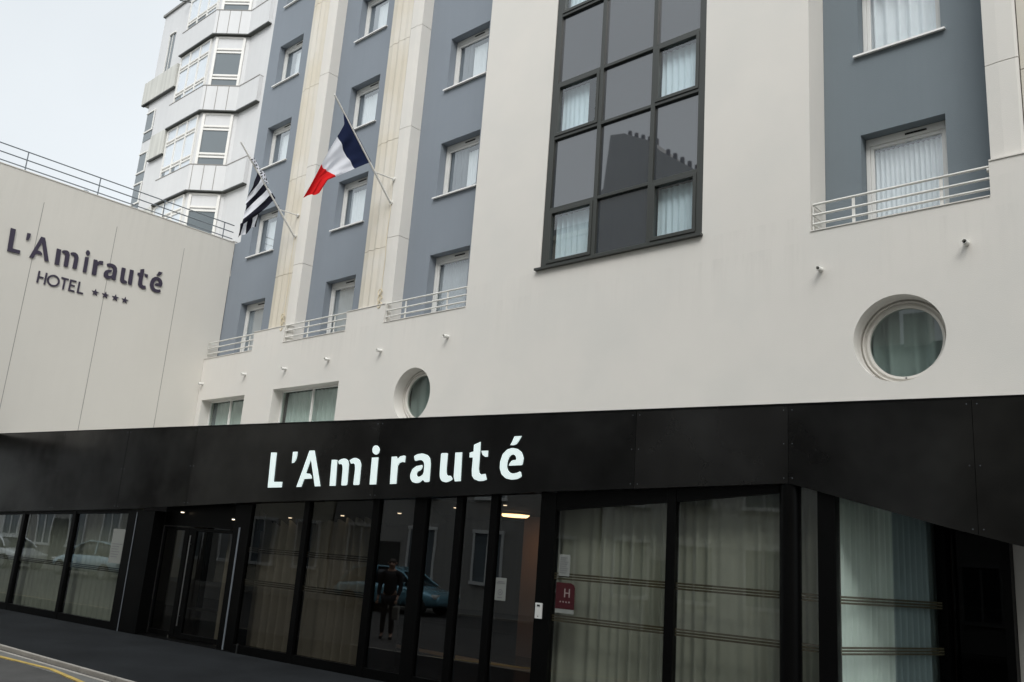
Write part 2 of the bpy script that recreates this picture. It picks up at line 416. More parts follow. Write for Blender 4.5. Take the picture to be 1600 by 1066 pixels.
def curtain(name, x0, x1, z0, z1, y, m, parent, per=.11, amp=.025, seed=0, Mx=None):
    rnd = random.Random(seed)
    n = max(10, int((x1 - x0) / .016))
    ph = rnd.random() * 6; V = []; F = []
    ws = [(per * rnd.uniform(.8, 1.25), rnd.uniform(.4, 1.), rnd.random() * 6) for _ in range(3)]
    for j, zz in enumerate((z0, (z0 + z1) / 2, z1 - .12, z1)):
        for i in range(n + 1):
            x = x0 + (x1 - x0) * i / n
            yy = sum(a * math.sin(2 * math.pi * x / p + q + .25 * j) for p, a, q in ws) * amp * (1.0 if j < 2 else .8 if j == 2 else .5)
            V.append(Vector((x, y + yy, zz)))
    for j in range(3):
        for i in range(n):
            a = j * (n + 1) + i
            F.append((a, a + 1, a + n + 2, a + n + 1))
    if Mx is not None: V = [Mx @ v for v in V]
    mb = MB(); mb.add(V, F, 0, True)
    return mb.build(name, m, parent)

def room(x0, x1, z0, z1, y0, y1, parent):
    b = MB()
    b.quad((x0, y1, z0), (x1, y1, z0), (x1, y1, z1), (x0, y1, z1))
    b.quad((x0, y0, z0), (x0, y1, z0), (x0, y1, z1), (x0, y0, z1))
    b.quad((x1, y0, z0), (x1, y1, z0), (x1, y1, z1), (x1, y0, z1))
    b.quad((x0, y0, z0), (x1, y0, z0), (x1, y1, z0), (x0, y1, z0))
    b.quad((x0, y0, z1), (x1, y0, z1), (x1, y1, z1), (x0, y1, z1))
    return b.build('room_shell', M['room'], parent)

wi = 0
def hotel_window(x0, x1, z0, z1, Y, door):
    global wi; wi += 1
    yf = Y + .20
    b = MB(); e = .004
    hd = .13
    b.box((x0 + e, yf, z0), (x0 + .065, yf + .07, z1 - e)); b.box((x1 - .065, yf, z0), (x1 - e, yf + .07, z1 - e))
    b.box((x0 + .066, yf, z1 - hd), (x1 - .066, yf + .07, z1 - e)); b.box((x0 + .066, yf, z0), (x1 - .066, yf + .07, z0 + .05))
    s = .055; q0, q1, r0, r1 = x0 + .068, x1 - .068, z0 + .052, z1 - hd - .003
    b.box((q0, yf + .015, r0), (q0 + s, yf + .06, r1)); b.box((q1 - s, yf + .015, r0), (q1, yf + .06, r1))
    b.box((q0 + s, yf + .015, r1 - s), (q1 - s, yf + .06, r1)); b.box((q0 + s, yf + .015, r0), (q1 - s, yf + .06, r0 + s))
    w = b.build('window', M['white'], hotel, bevel=.004)
    b = MB(); c = (x0 + x1) / 2; b.box((c - .02, yf - .008, z1 - .085), (c + .30, yf - .001, z1 - .055)); b.build('vent_slot', M['cap'], w)
    MB().quad((q0 + s, yf + .04, r0 + s), (q1 - s, yf + .04, r0 + s), (q1 - s, yf + .04, r1 - s), (q0 + s, yf + .04, r1 - s)).build('glass_pane', M['glassw'], w)
    rnd = random.Random(wi * 13)
    f = rnd.choice((.24, .34, .42, .52, .38))
    if door:
        curtain('curtain', x0 + .05, x1 - .05, z0 + .05, z1 - .20, yf + .12, M['curtg'] if Y < 12.7 else M['curt'], w, .075, .032, wi)
    elif Y < 12.7:
        curtain('curtain', x0 + .05, x0 + (x1 - x0) * f, z0 + .05, z1 - .14, yf + .11, M['curtd'], w, .10, .03, wi)
        curtain('sheer_curtain', x0 + (x1 - x0) * (f - .03), x1 - .04, z0 + .05, z1 - .27, yf + .13, M['curt'], w, .09, .018, wi + 50)
        curtain('curtain_heading', x0 + .05, x1 - .04, z1 - .30, z1 - .13, yf + .16, M['curtd'], w, .06, .02, wi + 90)
    else:
        curtain('sheer_curtain', x0 + .05, x1 - .04, z0 + .05, z1 - .15, yf + .13, M['curt'], w, .16, .03, wi)
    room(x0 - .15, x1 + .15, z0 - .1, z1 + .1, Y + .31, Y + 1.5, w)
    if not door:
        b = MB(); b.box((x0 - .07, Y - .06, z0 - .022), (x1 + .07, Y + .2, z0 - .003)); b.box((x0 - .07, Y - .065, z0 - .034), (x1 + .07, Y - .055, z0 - .003))
        b.build('sill', M['sill'], w)
for a in wins: hotel_window(*a)

# pilasters: a fluted wide shaft and a narrow rib, cast in storey lengths
def pilaster(x0, flip=False, wide=.82, rib=.42):
    root = link('pilaster', None, hotel); root.location = Vector((x0, 12.3, 6.5)) - parent_loc(hotel)
    tot = wide + .015 + rib
    def P(lst): return [((x0 + tot - x) if flip else (x0 + x), 12.3 - y) for x, y in lst]
    wp = [(0, -.30), (0, 0), (.10, .012), (.22, .045), (.36, .015), (.47, .048), (.60, .02), (.71, .03), (wide, .012), (wide, -.30)]
    rp = [(wide + .015, -.30), (wide + .015, .02), (wide + .05, .035), (wide + .26, .035), (tot, .012), (tot, -.30)]
    for lst, zs, nm, m in ((wp, [6.5, 8.56, 11.40, 14.2, 17.0, TOP - .01], 'fluted_shaft', M['stone']), (rp, [6.5, 8.76, 11.60, 14.4, 17.2, TOP - .01], 'flat_rib', M['cream'])):
        b = MB()
        for z0, z1 in zip(zs, zs[1:]): b.prism(P(lst), z0 + .006, z1 - .006)
        b.build(nm, m, root)
    b = MB(); b.prism(P([(.02, -.29), (.02, -.012), (tot - .02, -.012), (tot - .02, -.29)]), 6.45, TOP - .03)
    b.build('joint_core', M['joint'], root)
pilaster(-20.50); pilaster(-16.62)
pilaster(-2.82, True)
pilaster(-1.40, True)

# tower glazing
tw = link('glazed_bay', None, hotel); tw.location = Vector((-9, 12.2, TWZ0)) - parent_loc(hotel)
cols = [TWX0, -9.545, -8.315, TWX1]
rows = [7.12, 8.325, 9.875, 11.09, 12.70, 13.90, 15.50, 16.70, 18.3, TOP - .8]
b = MB(); fw = .045
for i, x in enumerate(cols):
    ww = fw if 0 < i < 3 else .07
    xx = x + (ww if i == 0 else -ww if i == 3 else 0)
    b.box((xx - ww, 12.215, rows[0] + .002), (xx + ww, 12.33, rows[-1] - .002))
for j, z in enumerate(rows):
    zz = z + (.04 if j == 0 else -.04 if j == len(rows) - 1 else 0)
    for i in range(3):
        a0 = cols[i] + (.141 if i == 0 else fw + .001); a1 = cols[i + 1] - (.141 if i == 2 else fw + .001)
        b.box((a0, 12.219, zz - .032), (a1, 12.33, zz + .032))
b.build('bay_frame', M['bronze'], tw, bevel=.004)
b = MB(); b.box((TWX0 - .09, 12.12, TWZ0 - .045), (TWX1 + .02, 12.33, TWZ0 - .003)); b.build('bay_sill', M['bronze'], tw)
vis = {(0, 0), (0, 2), (2, 0), (2, 2), (4, 0), (4, 2), (6, 0), (6, 2)}
for j in range(len(rows) - 1):
    for i in range(3):
        x0 = cols[i] + (.14 if i == 0 else fw); x1 = cols[i + 1] - (.14 if i == 2 else fw); z0 = rows[j] + .034; z1 = rows[j + 1] - .034
        if j == 0: z0 += .04
        if (j, i) in vis:
            b = MB(); s = .065
            b.box((x0 + .001, 12.20, z0), (x0 + s, 12.29, z1)); b.box((x1 - s, 12.20, z0), (x1 - .001, 12.29, z1))
            b.box((x0 + s, 12.20, z0), (x1 - s, 12.29, z0 + s)); b.box((x0 + s, 12.20, z1 - s), (x1 - s, 12.29, z1))
            f = b.build('opening_light', M['bronze'], tw, bevel=.004)
            MB().quad((x0 + s, 12.255, z0 + s), (x1 - s, 12.255, z0 + s), (x1 - s, 12.255, z1 - s), (x0 + s, 12.255, z1 - s)).build('glass_pane', M['glasst'], f)
            cut = {(2, 0): .62, (0, 2): .80, (4, 0): 1.}.get((j, i), 1.)
            curtain('sheer_curtain', x0 + .02, x0 + (x1 - x0) * cut, z0 + .0, z1 - .05, 12.42, M['curt'], f, .13, .025, j * 7 + i)
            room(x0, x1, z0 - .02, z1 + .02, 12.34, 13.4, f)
        else:
            b = MB(); b.box((x0 + .0015, 12.275, z0 + .001), (x1 - .0015, 12.30, z1 - .001))
            b.build('dark_panel', M['panel'], tw)

# round windows
def round_window(cx, cz, r):
    root = link('round_window', None, hotel); root.location = Vector((cx, 12.4, cz)) - parent_loc(hotel)
    ri = r * .80
    n = 72
    b = MB()    # rendered ring with two fine grooves and the frame
    prof = [(r - .004, 12.36), (r - .004, 12.50), (r - .035, 12.50), (r - .035, 12.46), (r - .05, 12.46), (r - .05, 12.50), (ri + .035, 12.50), (ri + .035, 12.475), (ri, 12.475), (ri, 12.56)]
    V = []; F = []
    for i in range(n):
        t = 2 * math.pi * i / n
        for rr, y in prof: V.append((cx + rr * math.cos(t), y, cz + rr * math.sin(t)))
    k = len(prof)
    for i in range(n):
        for j in range(k - 1):
            F.append((i * k + j, i * k + j + 1, ((i + 1) % n) * k + j + 1, ((i + 1) % n) * k + j))
    b.add(V, F); b.build('frame_ring', M['cream'], root)
    b = MB(); b.tube((cx, 12.462, cz - ri - .022), (cx, 12.476, cz - ri - .022), .012, n=10); b.build('ring_bolt', M['steel'], root)
    b = MB(); b.add([(cx + (ri + .002) * math.cos(2 * math.pi * i / n), 12.52, cz + (ri + .002) * math.sin(2 * math.pi * i / n)) for i in range(n)], [tuple(range(n))])
    b.build('glass_pane', M['glassr'], root)
    curtain('curtain', cx - r + .05, cx + r - .05, cz - r + .02, cz + r - .02, 12.72, M['curt'], root, .24, .045, int(-cx))
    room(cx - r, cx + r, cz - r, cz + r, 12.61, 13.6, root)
round_window(-14.24, 4.86, .59); round_window(-4.09, 4.955, .625)

# low sliding windows behind the canopy
def low_window(x0, x1, z0, z1):
    y = 12.47; b = MB(); s = .035
    b.box((x0 + .003, y, z0), (x0 + s, y + .07, z1 - .003)); b.box((x1 - s, y, z0), (x1 - .003, y + .07, z1 - .003))
    b.box((x0 + s, y, z1 - s), (x1 - s, y + .07, z1 - .003)); b.box((x0 + s, y, z0), (x1 - s, y + .07, z0 + s))
    c = (x0 + x1) / 2; b.box((c - .022, y - .004, z0 + s), (c + .022, y + .06, z1 - s))
    w = b.build('low_window', M['aptf'], hotel, bevel=.003)
    MB().quad((x0 + s, y + .04, z0 + s), (c - .022, y + .04, z0 + s), (c - .022, y + .04, z1 - s), (x0 + s, y + .04, z1 - s)).build('glass_pane', M['glassl'], w)
    MB().quad((c + .022, y + .045, z0 + s), (x1 - s, y + .045, z0 + s), (x1 - s, y + .045, z1 - s), (c + .022, y + .045, z1 - s)).build('glass_pane', M['glassl'], w)
    curtain('sheer_curtain', x0 + .04, x1 - .04, z0, z1 - .02, y + .22, M['curt'], w, .16, .03, int(-x0))
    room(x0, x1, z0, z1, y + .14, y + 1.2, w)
low_window(-19.68, -16.9, 4.0, 5.37); low_window(-23.3, -21.03, 4.0, 5.32)

# balcony rails
def railing(x0, x1, zb, bars, posts):
    b = MB(); y = 12.235
    for z in bars:
        b.tube((x0 + .03, y, zb + z), (x1 + .01, y, zb + z), .019, n=10)
        b.tube((x0 + .03, y, zb + z), (x0 + .03, 12.60, zb + z), .013, n=8)
    for x in posts: b.box((x - .022, y - .004, zb), (x + .022, y + .008, zb + bars[-1] + .01))
    b.box((x0 + .02, y - .005, zb), (x0 + .04, y + .01, zb + bars[-1]))
    b.tube((x1 - .03, y, zb + bars[-1] - .05), (x1, y, zb + bars[-1] - .05), .03, n=10)
    b.build('balcony_railing', M['railw'], hotel)
railing(-23.5, -21.0, 6.556, (.13, .30, .46), (-21.65, -20.9 - .35))
railing(-19.54, -16.9, 6.616, (.13, .30, .45), (-18.52, -17.42))
railing(-15.47, -12.8, 6.636, (.12, .27, .44), (-14.78, -13.42))
railing(-5.33, -2.83, 6.786, (.11, .26, .43), (-4.68, -3.45))

# drain spouts
for x, z in [(-23.38, 5.80), (-21.13, 5.89), (-19.21, 5.87), (-17.4, 5.94), (-15.43, 5.95), (-13.25, 6.03), (-5.17, 6.13), (-3.15, 6.16)]:
    b = MB()
    p = Vector((x, 12.205, z)); q = Vector((x, 12.06, z - .012)); r = .036
    n = 16; V = []
    for c, rr in ((p, r), (q, r), (q, r - .008), (p, r - .008)):
        for i in range(n): V.append(c + Vector((math.cos(2 * math.pi * i / n), 0, math.sin(2 * math.pi * i / n))) * rr)
    b.add(V, [(j * n + i, j * n + (i + 1) % n, (j + 1) * n + (i + 1) % n, (j + 1) * n + i) for j in range(3) for i in range(n)], 0, True)
    s = b.build('drain_spout', M['railw'], hotel)
    b = MB(); b.tube((x, 12.125, z - .006), (x, 12.13, z - .006), r - .009, n=16); b.build('dark_bore', M['cap'], s)

# ================================================================== ANNEX with the sign wall
annex = thing('annex_building', 'windowless cream side wing with vertical joints and a grey roof rail', 'building', (-23.55, 8.5, 3.62))
js = [4.2, 7.18, 9.09, 11.06, 12.59]
b = MB()
b.box((-36, 4.2, 3.62), (-23.553, 12.59, 10.26))
b.build('wall', M['cream2'], annex)
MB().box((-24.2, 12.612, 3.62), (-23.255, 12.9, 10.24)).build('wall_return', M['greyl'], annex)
b = MB()
for y, zt in ((7.18, 9.62), (9.09, 9.60), (11.06, 9.60)): b.box((-23.6, y - .007, 3.9), (-23.5505, y + .007, zt))
b.build('wall_joint', M['jointf'], annex)
b = MB(); b.box((-36, 4.18, 10.262), (-23.54, 12.6, 10.285)); b.build('roof_edge', M['cream2'], annex)
b = MB()
for z in (10.38, 10.59, 10.81): b.tube((-23.62, 4.3, z), (-23.62, 12.52, z), .016, n=10)
for z in (10.38, 10.59, 10.81): b.tube((-35.9, 4.3, z), (-23.62, 4.3, z), .016, n=8)
for y in (4.4, 6.6, 8.45, 10.3, 12.2): b.box((-23.63, y - .012, 10.285), (-23.61, y + .012, 10.81))
for x_ in (-26, -29, -32, -35): b.box((x_ - .012, 4.29, 10.285), (x_ + .012, 4.31, 10.81))
b.build('roof_railing', M['railg'], annex)
b = MB(); b.tube((-24.1, 8.3, 10.285), (-24.1, 8.3, 10.44), .14, n=20); b.tube((-24.1, 8.3, 10.44), (-24.1, 8.3, 10.50), .14, .06, n=20)
b.box((-24.4, 8.5, 10.285), (-24.0, 9.0, 10.33)); b.build('roof_vent', M['railg'], annex)
b = MB(); b.path([(-23.60, 12.62, 10.2), (-23.58, 12.64, 9.6), (-23.56, 12.63, 9.2)], .025); b.build('overflow_pipe', M['cream2'], annex)

# ================================================================== SHOP FRONT AND CANOPY
shop = thing('hotel_entrance_front', 'low black clad entrance front with tall curtained glass panes under a long fascia', 'entrance front', (-14, 8.6, GZ))
FB = [(-6, 1.47), (.7, 1.79), (5.78, 2.0), (9.6, 2.23), (13.13, 2.38), (15.56, 2.52), (17.46, 2.61), (18.93, 2.68), (20.56, 2.25), (21.28, 2.08), (22.2, 1.85)]
def fb(u):
    for (a, za), (c, zc) in zip(FB, FB[1:]):
        if a <= u <= c: return za + (zc - za) * (u - a) / (c - a)
    return FB[0][1] if u < FB[0][0] else FB[-1][1]
FT = 3.605
seams = [-6, 2.9, 5.35, 7.62, 12.36, 16.93, 18.925, 20.88, 22.2]
for i, (a, c) in enumerate(zip(seams, seams[1:])):
    us = [a + .0025] + [u for u, _ in FB if a < u < c] + [c - .0025]
    poly = [(us[0], FT)] + [(u, fb(u)) for u in us] + [(us[-1], FT)]
    plate('fascia_panel', [poly], .06, MF((.0, .0015, -.001)[i % 3]), M['fascia2'] if i in (3, 5) else M['fascia'], shop)
b = MB()        # backing box behind the cladding, coping and end cheek
for a, c in zip([u for u, _ in FB], [u for u, _ in FB][1:]):
    V = [FP(a, -.065, fb(a) + .004), FP(c, -.065, fb(c) + .004), FP(c, -.065, FT - .003), FP(a, -.065, FT - .003), FP(a, -.10, fb(a) + .004), FP(c, -.10, fb(c) + .004), FP(c, -.10, FT - .003), FP(a, -.10, FT - .003)]
    b.add(V, [(0, 1, 2, 3), (4, 5, 6, 7), (0, 1, 5, 4), (2, 3, 7, 6)])
b.obox(MFB, (-6, -.012, FT + .002), (22.2, .2, FT + .018))
b.build('fascia_backing', M['black'], shop)
b = MB(); rq = random.Random(4)
for s_ in seams[1:-1]:
    for q in range(3):
        z_ = FT - .06 - q * (FT - fb(s_) - .12) / 2
        for dx in (-.05, .05): b.tube(FP(s_ + dx, .003, z_), FP(s_ + dx, .008, z_), .005, n=8)
b.build('cladding_screws', M['railg'], shop)
b = MB()
e0 = FP(-6, -.12, 0); e1 = FP(22.2, -.12, 0)
b.prism([(e0.x, e0.y), (e1.x, e1.y), (e1.x, 12.195), (e0.x, 12.195)], 3.38, 3.55)
b.build('canopy_roof', M['zinc'], shop)
b = MB()
e2 = FP(19.0, -.12, 0)
b.prism([(e2.x, e2.y), (e1.x, e1.y), (e1.x, 12.19), (e2.x + .3, 12.19)], 2.74, 2.80)
b.build('canopy_soffit', M['ceil'], shop)

def bar(b, u, w, z0, z1, d0=.06, d1=.18, mi=0): b.obox(MFB, (u - w / 2, d0, z0), (u + w / 2, d1, z1), mi)
GB = -.16    # glass bottom
mull = [(-1.9, .12), (1.66, .12), (3.73, .12), (10.82, .12), (12.39, .14), (13.31, .24), (14.05, .12), (14.68, .12), (15.60, .25), (17.43, .12)]
for u, w in mull:
    b = MB(); bar(b, u, w, GZ, fb(u) - .002, .07, .20); b.build('mullion', M['black'], shop, bevel=.004)
b = MB(); c = FP(18.91, -.13, 0); b.tube((c.x, c.y, GZ), (c.x, c.y, fb(18.9) - .004), .125, n=28); b.build('corner_post', M['black'], shop)
b = MB(); bar(b, 19.34, .20, GZ, 2.735, .05, .24); b.build('corner_post', M['black'], shop, bevel=.004)
# base rails and heads
for a, c in ((-5.9, -1.965), (-1.835, 1.595), (1.725, 3.665), (3.795, 5.72), (9.42, 10.755), (10.885, 12.315), (12.465, 13.185), (13.435, 13.985), (14.115, 14.615), (14.745, 15.47), (15.73, 17.365), (17.495, 18.80), (19.02, 19.235)):
    MB().obox(MFB, (a, .075, GZ), (c, .17, GB)).build('base_rail', M['black'], shop)
def head(a, c, z0a, z0c):
    b = MB()
    V = []
    for d in (.078, .168):
        V += [MFB @ Vector((a, d, z0a)), MFB @ Vector((c, d, z0c)), MFB @ Vector((c, d, fb(c) - .003)), MFB @ Vector((a, d, fb(a) - .003))]
    b.add(V, [(0, 1, 2, 3), (4, 5, 6, 7), (0, 1, 5, 4), (1, 2, 6, 5), (2, 3, 7, 6), (3, 0, 4, 7)])
    return b.build('head_rail', M['black'], shop)
head(15.73, 17.365, 2.28, 2.43); head(17.495, 18.79, 2.44, 2.575)
head(-1.835, 1.595, fb(-1.8) - .06, fb(1.6) - .06); head(1.725, 3.665, fb(1.7) - .06, fb(3.6) - .07); head(3.795, 5.72, fb(3.8) - .07, fb(5.7) - .08)

def pane(a, c, z0, za, zc, m, name='glass_pane', d=.12, parent=None):
    return MB().add([MFB @ Vector((a, d, z0)), MFB @ Vector((c, d, z0)), MFB @ Vector((c, d, zc)), MFB @ Vector((a, d, za))], [(0, 1, 2, 3)]).build(name, m, parent or shop)
for a, c, m in ((-5.9, -1.965, 'glassm'), (-1.835, 1.595, 'glassm'), (1.725, 3.665, 'glassm'), (3.795, 5.72, 'glassm'), (9.42, 10.755, 'glassk'), (10.885, 12.315, 'glassk'), (12.465, 13.185, 'glassd'),
                (13.435, 13.985, 'glassd'), (14.115, 14.615, 'glassd'), (14.745, 15.47, 'glassd'), (15.73, 17.365, 'glasss'), (17.495, 18.80, 'glasss'), (19.02, 19.235, 'glasss')):
    pane(a, c, GB, fb(a) - .004 if a < 15.6 or a > 19 else fb(a) - .05, fb(c) - .004 if a < 15.6 or a > 19 else fb(c) - .05, M[m])
# black pier, door set, jamb
b = MB()
b.obox(MFB, (5.725, .06, GZ), (6.60, .30, fb(5.73) - .004))
b.build('black_pier', M['black'], shop)
b = MB(); b.obox(MFB, (6.02, .048, GZ), (6.035, .058, 1.95)); b.build('pier_edge_strip', M['railg'], shop)
b = MB(); b.obox(MFB, (6.605, .30, 1.74), (9.40, .42, 2.2)); b.build('door_head', M['black'], shop)
b = MB(); b.obox(MFB, (6.605, .10, GZ - .005), (9.40, .60, GZ + .012)); b.build('door_threshold', M['black'], shop)
def leaf(a, c, sl, sr):
    b = MB()
    b.obox(MFB, (a, .32, GZ + .03), (a + sl, .37, 1.72)); b.obox(MFB, (c - sr, .32, GZ + .03), (c, .37, 1.72))
    b.obox(MFB, (a + sl, .32, GZ + .03), (c - sr, .37, GZ + .12)); b.obox(MFB, (a + sl, .32, 1.66), (c - sr, .37, 1.72))
    d = b.build('door_leaf', M['black'], shop, bevel=.004)
    MB().add([MFB @ Vector(p) for p in ((a + sl, .345, GZ + .12), (c - sr, .345, GZ + .12), (c - sr, .345, 1.66), (a + sl, .345, 1.66))], [(0, 1, 2, 3)]).build('glass_pane', M['glassk'], d)
    return d
leaf(6.605, 7.40, .04, .13)
dl = leaf(7.41, 8.93, .21, .22)
b = MB()
hu = 7.60
b.tube(MFB @ Vector((hu, .22, GZ + .25)), MFB @ Vector((hu, .22, 1.58)), .013, n=12)
for z in (GZ + .42, 1.42): b.tube(MFB @ Vector((hu - .10, .33, z)), MFB @ Vector((hu, .22, z)), .008, n=8)
b.build('door_handle', M['steel'], dl)
b = MB(); b.obox(MFB, (8.935, .12, GZ), (9.36, .40, fb(9.0) - .004)); b.build('door_jamb', M['black'], shop, bevel=.004)
b = MB(); b.obox(MFB, (9.10, .108, GZ), (9.135, .118, 1.78)); b.build('jamb_strip', M['railg'], shop)
b = MB(); b.obox(MFB, (9.365, .08, GZ), (9.415, .2, fb(9.36) - .004)); b.build('mullion', M['black'], shop)

# right-hand return glazing: from the corner post back to the facade
P0 = FP(19.45, -.14, 0); P1 = Vector((-3.62, 12.0, 0))
rd = (P1 - P0); RL = rd.length; rd.normalize(); rn = Vector((-rd.y, rd.x, 0))   # rn points inside
MR = Matrix(((rd.x, rn.x, 0, P0.x), (rd.y, rn.y, 0, P0.y), (0, 0, 1, 0), (0, 0, 0, 1)))
b = MB(); b.obox(MR, (RL + .05, -.05, GZ), (RL + .17, .08, 2.735)); b.build('mullion', M['black'], shop)
MB().obox(MR, (.0, -.03, GZ), (RL, .05, GB)).build('base_rail', M['black'], shop); MB().obox(MR, (0, -.03, 2.66), (RL, .05, 2.735)).build('head_rail', M['railg'], shop)
MB().add([MR @ Vector(p) for p in ((0, 0, GB), (RL + .05, 0, GB), (RL + .05, 0, 2.66), (0, 0, 2.66))], [(0, 1, 2, 3)]).build('glass_pane', M['glasse'], shop)
MB().quad((-3.50, 12.1, GZ), (-2.92, 12.1, GZ), (-2.92, 12.1, 2.73), (-3.50, 12.1, 2.73)).build('glass_pane', M['glassx'], shop)
b = MB(); b.box((-2.93, 12.06, GZ), (-2.835, 12.22, 2.73)); b.build('door_jamb', M['black'], shop)
# curtains
M['curtb'] = cloth('blue_green_curtain', (.42, .50, .52), .2, .08); M['curte'] = cloth('pale_green_curtain', (.86, .94, .89), .2, .06)
curtain('curtain', -1.85, 5.7, GZ, 2.3, .42, M['curts'], shop, .17, .03, 3, MFB)
M['curtw'] = cloth('warm_grey_curtain', (.60, .58, .52), .2, .08)
curtain('curtain', 8.2, 11.95, GZ, 2.1, .62, M['curtw'], shop, .20, .04, 5, MFB)
curtain('curtain', 15.55, 19.32, GZ, 2.9, .40, M['curts'], shop, .17, .035, 8, MFB)
curtain('curtain', -.10, RL * .60, GZ, 2.62, .12, M['curte'], shop, .10, .022, 10, MR)
curtain('curtain', RL * .57, RL + .40, GZ, 2.62, .18, M['curtb'], shop, .12, .03, 11, MR)
# inner shell
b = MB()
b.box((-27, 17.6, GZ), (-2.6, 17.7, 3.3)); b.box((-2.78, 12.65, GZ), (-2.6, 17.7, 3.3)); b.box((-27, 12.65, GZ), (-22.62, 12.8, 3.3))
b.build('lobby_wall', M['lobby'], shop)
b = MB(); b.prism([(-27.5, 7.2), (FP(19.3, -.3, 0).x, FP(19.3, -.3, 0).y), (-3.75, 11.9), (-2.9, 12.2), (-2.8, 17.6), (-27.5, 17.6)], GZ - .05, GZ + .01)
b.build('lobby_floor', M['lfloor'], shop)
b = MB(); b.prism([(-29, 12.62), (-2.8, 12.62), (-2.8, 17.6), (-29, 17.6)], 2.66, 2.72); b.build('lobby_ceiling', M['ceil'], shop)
b = MB()
def zc(u): return 1.74 + .085 * (u - 9.4)
def slopequad(a, c): b.add([MFB @ Vector((a, .205, fb(a) - .006)), MFB @ Vector((c, .205, fb(c) - .006)), MFB @ Vector((c, .78, zc(c))), MFB @ Vector((a, .78, zc(a)))], [(0, 1, 2, 3)])
slopequad(9.42, 12.4); slopequad(12.4, 13.3)
b.build('sloping_ceiling', M['ceil'], shop)
b = MB(); b.obox(MFB, (13.31, .21, 2.47), (15.5, 1.7, 2.52)); b.obox(MFB, (9.05, 1.701, 2.47), (15.5, 7.5, 2.52)); b.build('door_ceiling', M['ceil'], shop)
b = MB(); b.obox(MFB, (11.98, .6, GZ), (12.02, 1.3, 2.25)); b.build('partition', M['lobby'], shop)
b = MB(); b.obox(MFB, (8.05, .8, GZ), (8.15, 3.0, 3.2)); b.build('partition', M['lobby'], shop)
b = MB(); b.obox(MFB, (15.50, .45, GZ), (15.54, 2.6, 3.2)); b.build('partition', M['lobby'], shop)
b = MB(); b.box((-12.35, 14.0, GZ), (-11.85, 14.5, 2.465)); b.build('lobby_pillar', M['pillar'], shop, bevel=.01)
for u, z in ((7.27, 1.0), (8.81, 1.0), (9.98, 1.), (11.26, 1.), (12.53, 1.), (13.61, 1.), (14.83, 1.)):
    d = .48
    if u < 9.3:
        p = MFB @ Vector((u, .22, fb(u) - .06)) if False else MFB @ Vector((u, .20, (2.0, 1.92)[u > 8]))
    else:
        t = (d - .205) / .575; p = MFB @ Vector((u, d, (fb(u) - .006) * (1 - t) + zc(u) * t - .012))
    if u > 13.4: p = Vector(((-12.28, 11.9, 2.462) if u < 14 else (-10.2, 11.05, 2.462)))
    b = MB(); b.tube(p + Vector((0, 0, .02)), p, .04, n=16); o = b.build('downlight', M['railg'], shop)
    b = MB(); b.tube(p, p - Vector((0, 0, .012)), .030, n=16); b.build('lit_lens', M['downl'], o)
b = MB(); b.tube((-11.72, 13.0, 2.468), (-11.72, 13.0, 2.43), .30, n=40); o = b.build('ceiling_lamp', M['white'], shop)
b = MB(); b.tube((-11.72, 13.0, 2.429), (-11.72, 13.0, 2.385), .29, .24, n=40); b.build('lit_diffuser', M['lamp'], o)
# bronze bands on the glass, three fine lines each
def bands(a, c, Mx, d, m, zs=(.875, 1.415)):
    for z in zs:
        b = MB()
        for k in (-.033, 0, .033): b.obox(Mx, (a, d, z + k - .011), (c, d + .002, z + k + .011))
        b.build('band_film', m, shop)
for a, c in ((15.73, 17.365), (17.495, 18.80), (19.02, 19.235)): bands(a, c, MFB, .125, M['gold'])
for a, c in ((-1.835, 1.595), (1.725, 3.665), (3.795, 5.72)): bands(a, c, MFB, .125, M['goldd'], (.80,))
for a, c in ((9.42, 10.755), (10.885, 12.315)): bands(a, c, MFB, .125, M['goldd'])
bands(.02, RL + .04, MR, .005, M['gold'])
b = MB()
for z in (.875, 1.415): b.box((-3.48, 12.11, z - .025), (-2.95, 12.115, z + .025))
b.build('band_film', M['gold'], shop)
b = MB(); b.obox(MFB, (9.55, .05, GZ), (9.575, .07, GZ + .16)); b.obox(MFB, (7.30, .27, GZ + .012), (7.33, .29, GZ + .06)); b.build('door_stop', M['steel'], shop)

